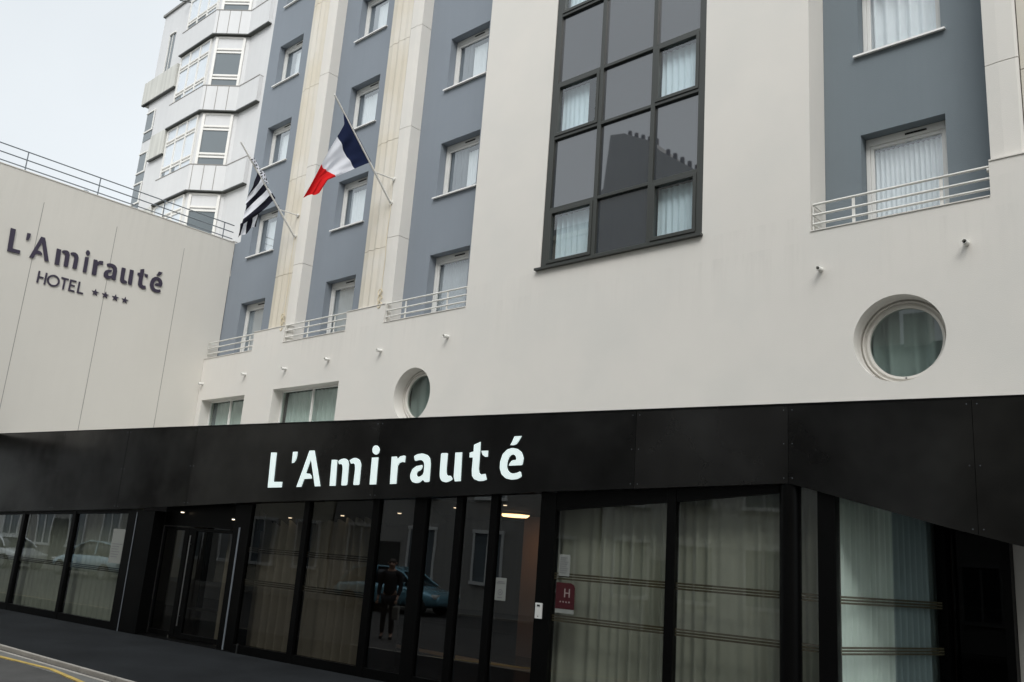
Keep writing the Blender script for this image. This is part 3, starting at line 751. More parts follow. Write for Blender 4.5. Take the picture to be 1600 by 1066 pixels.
# ================================================================== SIGNS AND NOTICES
GL = {'L': [[(9.835, 3.095), (9.976, 3.094), (9.999, 2.585), (10.221, 2.587), (10.223, 2.494), (9.872, 2.484)]], "'": [[(10.397, 3.103), (10.506, 3.106), (10.509, 3.037), (10.495, 2.965), (10.458, 2.919), (10.406, 2.91), (10.401, 2.994)]], 'A': [[(10.805, 3.121), (10.921, 3.123), (11.022, 2.88), (11.166, 2.528), (11.043, 2.522), (10.877, 2.95), (10.861, 2.962), (10.784, 2.738), (10.877, 2.731), (10.924, 2.697), (10.942, 2.652), (10.76, 2.642), (10.713, 2.509), (10.596, 2.507), (10.706, 2.822)]], 'm': [[(11.366, 2.966), (11.494, 2.963), (11.494, 2.908), (11.521, 2.54), (11.388, 2.536), (11.37, 2.852)], [(11.53, 2.949), (11.566, 2.967), (11.596, 2.977), (11.648, 2.985), (11.68, 2.982), (11.72, 2.966), (11.742, 2.948), (11.763, 2.906), (11.77, 2.882), (11.783, 2.565), (11.767, 2.551), (11.672, 2.546), (11.655, 2.557), (11.644, 2.814), (11.639, 2.838), (11.627, 2.875), (11.612, 2.89), (11.584, 2.898), (11.562, 2.892), (11.545, 2.895), (11.524, 2.931)], [(11.789, 2.962), (11.832, 2.981), (11.862, 2.989), (11.904, 2.995), (11.935, 2.99), (11.985, 2.969), (12.008, 2.951), (12.039, 2.9), (12.046, 2.876), (12.054, 2.574), (12.038, 2.561), (11.941, 2.558), (11.925, 2.569), (11.925, 2.815), (11.921, 2.839), (11.912, 2.876), (11.9, 2.893), (11.877, 2.906), (11.858, 2.908), (11.832, 2.9), (11.813, 2.908), (11.784, 2.945)]], 'i': [[(12.414, 3.12), (12.413, 3.097), (12.406, 3.076), (12.391, 3.06), (12.371, 3.05), (12.348, 3.046), (12.324, 3.05), (12.301, 3.061), (12.281, 3.077), (12.267, 3.098), (12.26, 3.121), (12.26, 3.144), (12.268, 3.164), (12.283, 3.181), (12.303, 3.191), (12.326, 3.194), (12.35, 3.191), (12.373, 3.18), (12.393, 3.163), (12.407, 3.142)], [(12.269, 2.998), (12.404, 3.002), (12.419, 2.575), (12.283, 2.57)]], 'r': [[(12.692, 3.01), (12.792, 3.014), (12.816, 2.968), (12.87, 3.016), (12.947, 3.029), (12.978, 3.019), (12.975, 2.922), (12.926, 2.931), (12.867, 2.911), (12.835, 2.863), (12.842, 2.59), (12.715, 2.584)]], 'a': [[(13.164, 3.024), (13.206, 3.043), (13.234, 3.05), (13.304, 3.058), (13.334, 3.056), (13.399, 3.04), (13.425, 3.028), (13.465, 2.994), (13.479, 2.974), (13.495, 2.907), (13.499, 2.885), (13.506, 2.639), (13.492, 2.627), (13.431, 2.623), (13.408, 2.631), (13.387, 2.652), (13.368, 2.653), (13.327, 2.623), (13.303, 2.613), (13.266, 2.607), (13.236, 2.607), (13.188, 2.617), (13.164, 2.629), (13.133, 2.661), (13.122, 2.682), (13.116, 2.729), (13.119, 2.752), (13.143, 2.808), (13.158, 2.825), (13.206, 2.856), (13.232, 2.866), (13.327, 2.881), (13.344, 2.867), (13.339, 2.841), (13.324, 2.816), (13.305, 2.801), (13.267, 2.786), (13.25, 2.772), (13.242, 2.75), (13.242, 2.734), (13.251, 2.714), (13.266, 2.705), (13.295, 2.703), (13.318, 2.708), (13.349, 2.724), (13.365, 2.738), (13.377, 2.76), (13.381, 2.78), (13.379, 2.872), (13.374, 2.894), (13.364, 2.923), (13.35, 2.939), (13.325, 2.952), (13.302, 2.958), (13.269, 2.958), (13.242, 2.954), (13.196, 2.944), (13.178, 2.952), (13.156, 3.007)]], 'u': [[(13.702, 3.061), (13.799, 3.062), (13.814, 3.051), (13.815, 2.807), (13.818, 2.785), (13.825, 2.751), (13.84, 2.731), (13.865, 2.722), (13.896, 2.724), (13.916, 2.714), (13.944, 2.679), (13.94, 2.663), (13.891, 2.64), (13.865, 2.632), (13.83, 2.626), (13.802, 2.628), (13.755, 2.641), (13.734, 2.656), (13.713, 2.685), (13.704, 2.706), (13.696, 2.759), (13.694, 2.782), (13.687, 3.049)], [(13.961, 3.068), (14.084, 3.071), (14.102, 2.647), (13.998, 2.64), (13.969, 2.71)]], 't': [[(14.299, 3.181), (14.411, 3.223), (14.417, 3.091), (14.418, 2.824), (14.434, 2.769), (14.467, 2.745), (14.546, 2.755), (14.575, 2.673), (14.514, 2.654), (14.438, 2.651), (14.352, 2.677), (14.308, 2.725), (14.296, 2.799), (14.296, 2.995), (14.234, 2.993), (14.229, 3.064), (14.299, 3.082)], [(14.44, 3.091), (14.561, 3.092), (14.563, 3.003), (14.517, 3.003), (14.469, 3.032)]], 'é': [[(15.011, 3.294), (15.134, 3.298), (15.096, 3.232), (15.057, 3.184), (15.008, 3.167), (14.949, 3.17), (14.981, 3.222)], [(14.951, 2.883), (14.966, 2.912), (14.978, 2.928), (14.997, 2.945), (15.018, 2.952), (15.061, 2.956), (15.072, 2.966), (15.067, 2.99), (15.059, 3.006), (15.041, 3.024), (15.024, 3.032), (15.0, 3.034), (14.981, 3.028), (14.958, 3.012), (14.945, 2.995), (14.923, 2.943), (14.918, 2.923), (14.916, 2.872), (14.919, 2.851), (14.933, 2.818), (14.947, 2.8), (14.974, 2.78), (14.997, 2.77), (15.03, 2.765), (15.055, 2.766), (15.094, 2.774), (15.117, 2.781), (15.144, 2.793), (15.159, 2.787), (15.179, 2.731), (15.172, 2.716), (15.125, 2.693), (15.101, 2.686), (15.027, 2.677), (15.002, 2.678), (14.924, 2.692), (14.901, 2.702), (14.842, 2.746), (14.828, 2.764), (14.8, 2.827), (14.795, 2.848), (14.794, 2.923), (14.797, 2.944), (14.825, 3.032), (14.837, 3.049), (14.894, 3.1), (14.915, 3.111), (14.977, 3.125), (15.002, 3.126), (15.064, 3.117), (15.088, 3.108), (15.143, 3.071), (15.159, 3.054), (15.189, 2.991), (15.192, 2.97), (15.182, 2.894), (15.168, 2.883), (14.959, 2.874)]]}
fs = thing('fascia_sign', "large glowing white L'Amirauté lettering on the black entrance fascia", 'sign', tuple(FP(12.5, .03, 2.8)))
for ch, polys in GL.items():
    first = None
    for P in polys:
        nm = 'letter' if first is None else 'letter_stroke'
        o = plate(nm, [P], .012, MF(.020), M['letterw'], first or fs)
        first = first or o
ws = thing('wall_sign', "dark violet L'Amirauté Hotel lettering with four stars on the cream side wall", 'sign', (-23.5, 8.5, 8))
place = {'L': 6.55, "'": 6.94, 'A': 7.10, 'm': 7.70, 'i': 8.42, 'r': 8.65, 'a': 8.97, 'u': 9.41, 't': 9.86, 'é': 10.25}
wid = {'L': .32, "'": .085, 'A': .47, 'm': .57, 'i': .105, 'r': .25, 'a': .335, 'u': .345, 't': .30, 'é': .345}
for ch, polys in GL.items():
    xs = [p[0] for q in polys for p in q]; x0, x1 = min(xs), max(xs)
    first = None
    for P in polys:
        sx = wid[ch] / (x1 - x0)
        base = {'L': 2.486, "'": 2.495, 'A': 2.508, 'm': 2.538, 'i': 2.572, 'r': 2.586, 'a': 2.612, 'u': 2.636, 't': 2.658, 'é': 2.683}[ch]
        Q = [(place[ch] + (x - x0) * sx, 8.10 + (z - base) * .985) for x, z in P]
        o = plate('letter' if first is None else 'letter_stroke', [Q], .022, MX(-23.522), M['letterd'], first or ws)
        first = first or o
def strokes(polys):
    return plate('letter', polys, .018, MX(-23.53), M['letterd'], ws)
z0, z1, s = 7.51, 7.82, .042
strokes([rect(7.385, z0, 7.385 + s, z1)]); strokes([rect(7.56, z0, 7.56 + s, z1)]); strokes([rect(7.43, 7.645, 7.53, 7.645 + s)])
strokes([circle(7.775, 7.665, .155, 40), circle(7.775, 7.665, .113, 40)])
strokes([[(7.95, z1), (7.95, z1 - s), (8.02, z1 - s), (8.02, z0), (8.02 + s, z0), (8.02 + s, z1 - s), (8.135, z1 - s), (8.135, z1)]])
strokes([[(8.17, z0), (8.33, z0), (8.33, z0 + s), (8.17 + s, z0 + s), (8.17 + s, 7.648), (8.31, 7.648), (8.31, 7.648 + s), (8.17 + s, 7.648 + s), (8.17 + s, z1 - s), (8.33, z1 - s), (8.33, z1), (8.17, z1)]])
strokes([[(8.39, z0), (8.55, z0), (8.55, z0 + s), (8.39 + s, z0 + s), (8.39 + s, z1), (8.39, z1)]])
for cy in (8.85, 9.12, 9.39, 9.655):
    P = []
    for k in range(10):
        rr = .10 if k % 2 == 0 else .042
        t = math.pi / 2 + k * math.pi / 5; P.append((cy + rr * math.cos(t), 7.645 + rr * math.sin(t)))
    o = plate('star', [P], .018, MX(-23.53), M['letterd'], ws)

def sheet(name, label, cat, u0, z0, u1, z1, m, d=.114, group=None, corner=0):
    poly = rect(u0, z0, u1, z1)
    if corner: poly = [(u0, z0), (u1, z0), (u1, z1 - corner), (u1 - corner * .3, z1 - corner * .3), (u1 - corner, z1), (u0, z1)]
    t = thing(name, label, cat, tuple(FP((u0 + u1) / 2, -d, z0)), group)
    plate('sheet', [poly], .004, MF(-d), m, t)
    return t
def marks(t, rects, m, d=.112, nm='print'):
    b = MB()
    for a, z0, c, z1 in rects: b.obox(MFB, (a, d - .0015, z0), (c, d - .0005, z1))
    return b.build(nm, m, t)
t = sheet('window_notice', 'pale paper notice taped in the left curtained pane beside the black pier', 'notice', 5.22, .93, 5.66, 1.60, M['paper'])
marks(t, [(5.26, 1.30, 5.62, 1.31)] + [(5.27, 1.05 + .05 * k, 5.27 + .22 + .03 * (k % 3), 1.06 + .05 * k) for k in range(5)], M['ink'])
t = sheet('window_notice', 'small white poster with a round emblem on the dark glass left of the keypad', 'notice', 14.78, 1.02, 14.96, 1.325, M['paper'])
b = MB(); c0 = FP(14.87, -.111, 1.13)
b.tube(c0, c0 + FN * .001, .040, n=24); b.build('round_emblem', M['ink'], t)
b = MB(); b.tube(c0 + FN * .0015, c0 + FN * .002, .030, n=24); b.build('emblem_centre', M['paper'], t)
b = MB(); b.tube(c0 + FN * .0025, c0 + FN * .003, .013, n=16); b.build('emblem_dot', M['ink'], t)
marks(t, [(14.82, 1.27, 14.93, 1.278), (14.80, 1.25, 14.94, 1.256), (14.83, 1.052, 14.91, 1.062)], M['ink'])
t = sheet('window_notice', 'white printed notice above the dark red star plate', 'notice', 15.80, 1.42, 15.97, 1.70, M['paper'])
marks(t, [(15.82, 1.46 + .028 * k, 15.82 + .09 + .02 * ((k * 7) % 3), 1.466 + .028 * k) for k in range(8)], M['ink'])
t = thing('hotel_star_plate', 'dark red plate with white H and four small stars on the glass', 'plaque', tuple(FP(15.93, -.06, 1.0)))
plate('plate', [[(15.785, 1.0), (16.07, 1.0), (16.07, 1.28), (16.05, 1.315), (16.01, 1.335), (15.785, 1.335)]], .01, MF(-.10), M['red'], t)
plate('lower_strip', [rect(15.785, .945, 16.07, .997)], .008, MF(-.101), M['paper'], t)
marks(t, [(15.915, 1.15, 15.932, 1.26), (15.985, 1.15, 16.002, 1.26), (15.932, 1.198, 15.985, 1.212)], M['plt'], .099, 'letter_h')
for k in range(4):
    cx = 15.86 + k * .045; P = []
    for j in range(10):
        rr = .016 if j % 2 == 0 else .007
        P.append((cx + rr * math.cos(math.pi / 2 + j * math.pi / 5), 1.09 + rr * math.sin(math.pi / 2 + j * math.pi / 5)))
    plate('star', [P], .001, MF(-.0985), M['plt'], t)
t = thing('door_keypad', 'narrow white entry keypad on the black mullion beside the red plate', 'keypad', tuple(FP(15.555, -.06, .85)))
b = MB(); b.obox(MFB, (15.505, .045, .845), (15.61, .069, 1.045)); b.build('housing', M['white'], t, bevel=.003)
b = MB(); b.obox(MFB, (15.535, .041, 1.0), (15.58, .0445, 1.025)); b.build('display', M['cap'], t)
b = MB()
for r_ in range(4):
    for c_ in range(3): b.obox(MFB, (15.533 + c_ * .018, .0425, .905 + r_ * .02), (15.545 + c_ * .018, .0445, .918 + r_ * .02))
b.build('key_grid', M['aptf'], t)
b = MB(); b.tube(MFB @ Vector((15.557, .0445, .875)), MFB @ Vector((15.557, .043, .875)), .007, n=12); b.build('reader_dot', M['cap'], t)

# ================================================================== FLAGS
def flag_pole(x, zb, label, group):
    t = thing('flagpole', label, 'flagpole', (x, 12.24, zb), group)
    s = math.sqrt(.5)
    base = Vector((x, 12.22, zb)); tip = Vector((x, 10.29, zb + 1.94))
    b = MB(); b.tube(base, tip, .027, .020, n=12); b.tube(tip, tip + Vector((0, -.02, .02)), .026, .01, n=12); b.build('pole', M['railw'], t)
    b = MB(); b.tube((x, 12.235, zb + .60), (x, 11.70, zb + .60 - .04), .017, n=8); b.build('stay_rod', M['railw'], t)
    b = MB()
    for zz in (zb - .01, zb + .60):
        b.tube((x, 12.262, zz), (x, 12.235, zz), .05, n=16)
    b.tube((x, 12.24, zb - .003), (x, 12.20, zb + .02), .032, n=12)
    b.build('wall_bracket', M['railw'], t)
    b = MB(); pts = []
    for k in range(16):
        z = zb - .05 - k * .155
        pts.append((x + .02 + .01 * math.sin(k * .9), 12.235 - .012 * math.sin(k * .4), z))
    b.path(pts, .006, n=5)
    e = Vector(pts[-1])
    for q in range(3):
        c = e + Vector((.015 * (q - 1), 0, .10 - q * .16)); pp = [c + Vector((.060 * math.cos(a * .7), -.012 - .004 * a, .075 * math.sin(a * .7))) for a in range(10)]
        b.path(pp, .013, n=6)
    b.build('halyard_rope', M['rope'], t)
    return t

def flag(name, label, Tp, Bp, x, mats, bands_fn, nu, nv, parent_pole, ripple=.07):
    # Tp / Bp: polylines (y, z) of the upper and lower edge of the cloth from the pole outwards
    def samp(P, s):
        Ls = [0]
        for a, c in zip(P, P[1:]): Ls.append(Ls[-1] + math.dist(a, c))
        d = s * Ls[-1]
        for i in range(len(P) - 1):
            if d <= Ls[i + 1] + 1e-9:
                t = (d - Ls[i]) / (Ls[i + 1] - Ls[i]); return (P[i][0] + (P[i + 1][0] - P[i][0]) * t, P[i][1] + (P[i + 1][1] - P[i][1]) * t)
        return P[-1]
    V = []; F = []; mi = []
    for j in range(nv + 1):
        for i in range(nu + 1):
            u = i / nu; v = j / nv
            a = samp(Tp, u); c = samp(Bp, u)
            y = a[0] + (c[0] - a[0]) * v; z = a[1] + (c[1] - a[1]) * v
            amp = ripple * (1 - math.exp(-4 * u))
            xx = x + amp * (math.sin(5.5 * v + 3.0 * u + .5) + .5 * math.sin(13 * v - 5 * u) + .25 * math.sin(23 * v + 9 * u))
            z += .018 * math.sin(9 * v + 4 * u) * u
            V.append((xx, y, z))
    for j in range(nv):
        for i in range(nu):
            q = j * (nu + 1) + i; F.append((q, q + 1, q + nu + 2, q + nu + 1)); mi.append(bands_fn((i + .5) / nu, (j + .5) / nv))
    b = MB(); b.add(V, F, 0, True); b.m = mi
    t = thing(name, label, 'flag', (x, Tp[0][0], Tp[0][1]))
    o = b.build('cloth', mats, t)
    return t, o
M['fblue'] = cloth('flag_navy', (.012, .018, .050), .12, .08); M['fwhite'] = cloth('flag_white', (.74, .75, .80), .35, .04); M['fred'] = cloth('flag_red', (.62, .018, .02), .3, .08); M['fblack'] = cloth('flag_black', (.012, .012, .02), .08, .1)
flag_pole(-15.75, 9.67, 'white angled flagpole bracketed to the pilaster, carrying the blue white red flag', 'flagpoles on the pilasters')
t, o = flag('french_flag', 'blue white and red tricolour flag hanging from the right pole', [(10.56, 11.39), (10.64, 11.02), (10.62, 10.96), (10.29, 10.13), (9.84, 8.92)], [(11.53, 10.44), (11.16, 10.15), (10.38, 9.53), (10.20, 9.13)],
            -15.75, [M['fblue'], M['fwhite'], M['fred']], lambda u, v: 0 if u < .30 - .05 * (1 - v) * 0 + .0 else 1 if u < .64 else 2, 60, 36, None, .045)
flag_pole(-19.75, 9.61, 'white angled flagpole bracketed to the pilaster, carrying the black and white striped flag', 'flagpoles on the pilasters')
def bz(u, v): return 1 if int(v * 4.999) % 2 == 0 else 0
t, o = flag('breton_flag', 'black and white striped flag with a speckled corner hanging from the left pole', [(10.88, 10.95), (10.83, 10.70), (10.76, 10.39)], [(11.51, 10.44), (11.30, 10.12), (11.08, 9.85), (10.63, 9.35)],
            -19.75, [M['fwhite'], M['fblack']], bz, 50, 50, None, .06)
def folded(nm, Tp, Bp, dx, fn, parent, nu=24, nv=24):
    V = []; F = []; mi = []
    for j in range(nv + 1):
        for i in range(nu + 1):
            u = i / nu; v = j / nv
            a = (Tp[0][0] + (Tp[1][0] - Tp[0][0]) * u, Tp[0][1] + (Tp[1][1] - Tp[0][1]) * u); c = (Bp[0][0] + (Bp[1][0] - Bp[0][0]) * u, Bp[0][1] + (Bp[1][1] - Bp[0][1]) * u)
            V.append((-19.75 + dx + .03 * math.sin(9 * v + 3 * u), a[0] + (c[0] - a[0]) * v, a[1] + (c[1] - a[1]) * v + .04 * math.sin(11 * v) * u))
    for j in range(nv):
        for i in range(nu):
            q = j * (nu + 1) + i; F.append((q, q + 1, q + nu + 2, q + nu + 1)); mi.append(fn((i + .5) / nu, (j + .5) / nv))
    b = MB(); b.add(V, F, 0, True); b.m = mi
    return b.build(nm, [M['fwhite'], M['fblack']], parent)
folded('folded_tail', [(10.65, 9.43), (10.64, 9.02)], [(11.13, 9.87), (11.11, 9.55)], -.05, lambda u, v: 1 if int(v * 3.999 + .3) % 2 == 0 else 0, t)
folded('speckled_corner', [(10.62, 11.20), (10.70, 11.27)], [(11.13, 10.72), (11.24, 10.80)], .03, lambda u, v: 1 if math.sin(v * 41 + u * 4) * math.cos(u * 5 - v * 13) > .30 else 0, t, 8, 40)
for nm in ():
    pass

# ================================================================== WHITE APARTMENT BLOCK BEHIND
apt = thing('apartment_building', 'pale panel clad apartment block with angled bay windows and small stained balconies', 'building', (-30, 15, GZ))
b = MB(); b.prism([(-35.35, 14), (-30.25, 14), (-29.13, 14.88), (-22.5, 14.88), (-22.5, 26), (-35.35, 26)], GZ, 23.55)
b.build('wall', M['apt'], apt)
b = MB(); b.prism([(-35.45, 13.93), (-30.22, 13.93), (-29.10, 14.82), (-22.5, 14.82), (-22.5, 26), (-35.45, 26)], 23.553, 23.66); b.build('roof', M['zinc'], apt)
cd = Vector((1.12, .88, 0)); CL = cd.length; cd.normalize(); cn = Vector((cd.y, -cd.x, 0))
def band_poly(off, xa=-32.95, xb=-27.65):
    k = math.tan(math.atan2(.88, 1.12) / 2) * off
    A_ = (-30.25 + k * 1.0, 14 - off); B_ = (-29.13 + k, 14.88 - off)
    return [(xa, 14.0 - off), A_, B_, (xb, 14.88 - off), (xb, 14.9), (-29.10, 14.9), (-30.24, 14.02), (xa, 14.02)]
MC = Matrix(((cd.x, -cn.x, 0, -30.25), (cd.y, -cn.y, 0, 14.0), (0, 0, 1, 0), (0, 0, 0, 1)))   # x along chamfer, y inward
MFr = Matrix.Translation((0, 14.0, 0))
for i in range(7):
    zb_ = 20.67 - 3.315 * (5 - i) if i < 6 else 23.985
    if zb_ > 23: continue
    b = MB(); b.prism(band_poly(.16), zb_ + .05, zb_ + 1.07); s = b.build('spandrel_band', M['apt'], apt)
    b = MB(); b.prism(band_poly(.17), zb_ - .0, zb_ + .045); b.build('shade_strip', M['bronze'], s)  # dark strip paints the shade line beneath the band
    b = MB()
    for t_ in (.05, .36, .68, 1.0):
        b.obox(MC, (CL * t_ - .012, -.166, zb_ + .06), (CL * t_ + .012, -.155, zb_ + 1.06))
    b.prism(band_poly(.175), zb_ + 1.072, zb_ + 1.10)
    b.build('panel_joint', M['jointf'], s)
    zt_ = zb_ + 1.10; ze = zb_ + 3.31
    if ze > 23.5: ze = 23.4
    hs = [zt_ + .02, zt_ + .36, zt_ + .50, zt_ + 1.50, zt_ + 1.64, min(ze - .06, zt_ + 2.15)]
    # ribbon of windows on the front
    b = MB(); x0_, x1_ = -32.85, -30.45; n_ = 3; w_ = (x1_ - x0_) / n_
    for k in range(n_ + 1): b.box((x0_ + k * w_ - .035, 13.93, hs[0]), (x0_ + k * w_ + .035, 13.999, hs[5]))
    for z in hs:
        for k in range(n_): b.box((x0_ + k * w_ + .036, 13.94, z - .03), (x0_ + (k + 1) * w_ - .036, 13.999, z + .03))
    wv = b.build('ribbon_window', M['aptf'], apt)
    b = MB()
    for k in range(n_):
        for q, (a_, c_) in enumerate(((hs[0], hs[1]), (hs[2], hs[3]), (hs[4], hs[5]))):
            b.box((x0_ + k * w_ + .036, 13.975, a_ + .03), (x0_ + (k + 1) * w_ - .036, 13.998, c_ - .03))
    b.build('window_pane', M['aptb'], wv)
    b = MB()
    for k in range(1 + i % 2):
        b.box((x0_ + k * w_ + .06, 13.968, hs[0] + .05), (x0_ + k * w_ + .30 + .2 * (i % 3), 13.974, hs[1] - .04))
    b.build('open_vent', M['aptg'], wv)
    # chamfer window
    b = MB(); q0, q1 = CL * .08, CL * .86
    for xx in (q0, q1): b.obox(MC, (xx - .05, -.06, hs[0]), (xx + .05, -.001, hs[5]))
    for z in hs: b.obox(MC, (q0 + .051, -.05, z - .035), (q1 - .051, -.001, z + .035))
    wv = b.build('bay_window', M['aptf'], apt)
    for a_, c_, m_ in ((hs[0], hs[1], 'aptg'), (hs[2], hs[3], 'aptg'), (hs[4], hs[5], 'apt')):
        b = MB(); b.obox(MC, (q0 + .051, -.02, a_ + .036), (q1 - .051, -.002, c_ - .036)); b.build('window_pane', M[m_], wv)
b = MB(); b.box((-34.42, 13.99, 20.5), (-33.98, 14.2, 22.3)); 
wv = b.build('slit_window', M['aptg'], apt)
b = MB(); b.box((-34.47, 13.95, 20.42), (-34.42, 13.995, 22.3)); b.box((-34.2, 13.97, 20.5), (-34.17, 13.989, 22.25)); b.box((-34.42, 13.93, 22.28), (-33.95, 13.989, 22.34)); b.build('window_frame', M['aptf'], wv)
for (x0_, x1_, z0_, z1_, dd) in ((-35.85, -32.96, 19.36, 20.40, .14), (-34.25, -32.96, 16.35, 17.43, .13), (-35.3, -32.96, 13.0, 14.05, .13)):
    b = MB(); b.box((x0_, 14 - dd, z0_), (x1_, 14 - dd + .08, z1_)); b.box((x0_, 14 - dd + .081, z0_), (x0_ + .08, 13.998, z1_)); b.box((x1_ - .08, 14 - dd + .081, z0_), (x1_, 13.998, z1_)); b.box((x0_ + .081, 14 - dd + .081, z0_), (x1_ - .081, 13.998, z0_ + .1))
    o = b.build('balcony', M['apts'], apt)
    b = MB(); b.box((x0_ + .01, 14 - dd + .01, z0_ - .045), (x1_ - .01, 13.99, z0_ - .003)); b.build('balcony_underside', M['bronze'], o)
    if x0_ < -35.5: b = MB(); b.box((x0_, 14.003, z0_), (-35.36, 15.2, z1_)); b.build('balcony_return', M['apts'], o)
for z0_ in (17.5, 14.2, 15.6):
    b = MB(); b.box((-35.30, 13.985, z0_), (-34.55, 14.1, z0_ + 1.3)); o = b.build('side_window', M['aptg'], apt)
    b = MB(); b.box((-35.32, 13.95, z0_ + .4), (-34.53, 13.984, z0_ + .46)); b.box((-35.32, 13.95, z0_ + 1.3), (-34.53, 13.984, z0_ + 1.36)); b.box((-34.60, 13.95, z0_ + .46), (-34.54, 13.984, z0_ + 1.3)); b.build('window_frame', M['aptf'], o)
b = MB(); b.tube((-32.95, 13.95, 23.3), (-33.25, 13.6, 23.33), .03, n=8); b.build('overflow_pipe', M['bronze'], apt)

# ================================================================== OPPOSITE SIDE OF THE STREET (seen in the glass)
def opp_building(name, label, x0, x1, h, m, floors, nwin, y=-8.0, depth=9, prof=None):
    t = thing(name, label, 'building', ((x0 + x1) / 2, y, GZ))
    if prof:
        b = MB(); n = len(prof); V = [(x, y, z) for x, z in prof] + [(x, y - depth, z) for x, z in prof]
        b.add(V, [(i, (i + 1) % n, n + (i + 1) % n, n + i) for i in range(n)] + [tuple(range(n)), tuple(range(n, 2 * n))])
        b.build('wall', m, t)
    else:
        b = MB(); b.box((x0, y - depth, GZ), (x1, y, h)); b.build('wall', m, t)
        b = MB(); b.box((x0 - .05, y - .1, h + .003), (x1 + .05, y + .22, h + .25)); b.build('cornice', m, t)
        b = MB(); V = [(x0, y + .15, h + .26), (x1, y + .15, h + .26), (x1, y - depth / 2, h + 3), (x0, y - depth / 2, h + 3), (x0, y - depth, h + .26), (x1, y - depth, h + .26)]
        b.add(V, [(0, 1, 2, 3), (3, 2, 5, 4), (0, 3, 4), (1, 2, 5)]); r_ = b.build('roof', M['roof'], t)
        for k in range(2):
            cx = x0 + (x1 - x0) * (.2 + .6 * k); b = MB(); b.box((cx - .5, y - depth / 2 - .4, h + 2.2), (cx + .5, y - depth / 2 + .4, h + 4.2)); b.build('chimney', m, r_)
    wsp = (x1 - x0) / nwin
    for f in range(floors):
        zf = GZ + 1.0 + f * 3.0
        if zf + 1.6 > h: break
        for k in range(nwin):
            cx = x0 + wsp * (k + .5); ww = .55
            if prof and zf > 12: continue
            b = MB()
            b.box((cx - ww - .1, y, zf - .12), (cx + ww + .1, y + .1, zf)); b.box((cx - ww - .08, y, zf + .001), (cx - ww, y + .06, zf + 1.7)); b.box((cx + ww, y, zf + .001), (cx + ww + .08, y + .06, zf + 1.7)); b.box((cx - ww - .1, y, zf + 1.701), (cx + ww + .1, y + .09, zf + 1.82))
            b.box((cx - .03, y + .012, zf + .001), (cx + .03, y + .04, zf + 1.69))
            w = b.build('window', M['sill'], t)
            MB().quad((cx - ww, y + .008, zf), (cx + ww, y + .008, zf), (cx + ww, y + .008, zf + 1.7), (cx - ww, y + .008, zf + 1.7)).build('window_pane', M['aptg'], w)
            if (k + f) % 2 == 0 and f > 0:
                b = MB()
                for q in range(9): b.box((cx - ww + q * .13, y + .28, zf), (cx - ww + q * .13 + .02, y + .30, zf + .8))
                b.box((cx - ww, y + .27, zf + .8), (cx + ww, y + .31, zf + .84)); b.box((cx - ww, y + .05, zf - .003), (cx + ww, y + .31, zf + .0)); b.build('window_guard', M['black'], w)
    b = MB(); dx = x0 + wsp * .98; b.box((dx - .5, y, GZ), (dx + .5, y + .03, GZ + 2.2)); b.build('door', M['bronze'], t)
    return t
opp_building('town_house', 'cream terraced house across the street with slate roof, mirrored in the left panes', -60, -44, 9.5, M['opp3'], 4, 6)
opp_building('town_house', 'wide cream house across the street mirrored in the shop glass', -34.5, -25.4, 17.6, M['opp'], 5, 4)
opp_building('town_house', 'grey low house across the street between two taller cream ones', -43.9, -34.6, 10.5, M['opp2'], 3, 4)
k_ = 32.5 / 30.5
gp = [(-25.3, GZ), (-25.3, 19.7), (-24.95, 19.9), (-24.65, 22.75), (-23.8, 22.6), (-22.05, 21.65), (-21.7, 21.1), (-20.4, 20.1), (-19.2, 19.2), (-14, 15.4), (-14, GZ)]
t = opp_building('gabled_house', 'grey gable wall with a stepped row of chimney pots mirrored in the glazed bay', -25.3, -14, 15, M['opp2'], 4, 4, prof=gp)
b = MB()
for x_, z_ in [(-23.8, 22.6), (-23.4, 22.38), (-23.0, 22.16), (-22.6, 21.95), (-22.2, 21.73), (-21.5, 20.95), (-21.1, 20.64), (-20.7, 20.33), (-20.3, 20.02), (-19.9, 19.72), (-19.5, 19.43)]:
    b.tube((x_, -8.5, z_ - .1), (x_, -8.5, z_ + .32), .12, .10, n=10)
b.build('chimney_pots', M['pot'], t)
opp_building('town_house', 'low white house across the street with small windows facing the entrance', -13.9, -3, 8.6, M['opp3'], 3, 5)
opp_building('town_house', 'tall cream house across the street, raised to shade the right facade', -2.9, 28, 25, M['opp'], 8, 11)  # height added to block sun and sky from the facade's right end

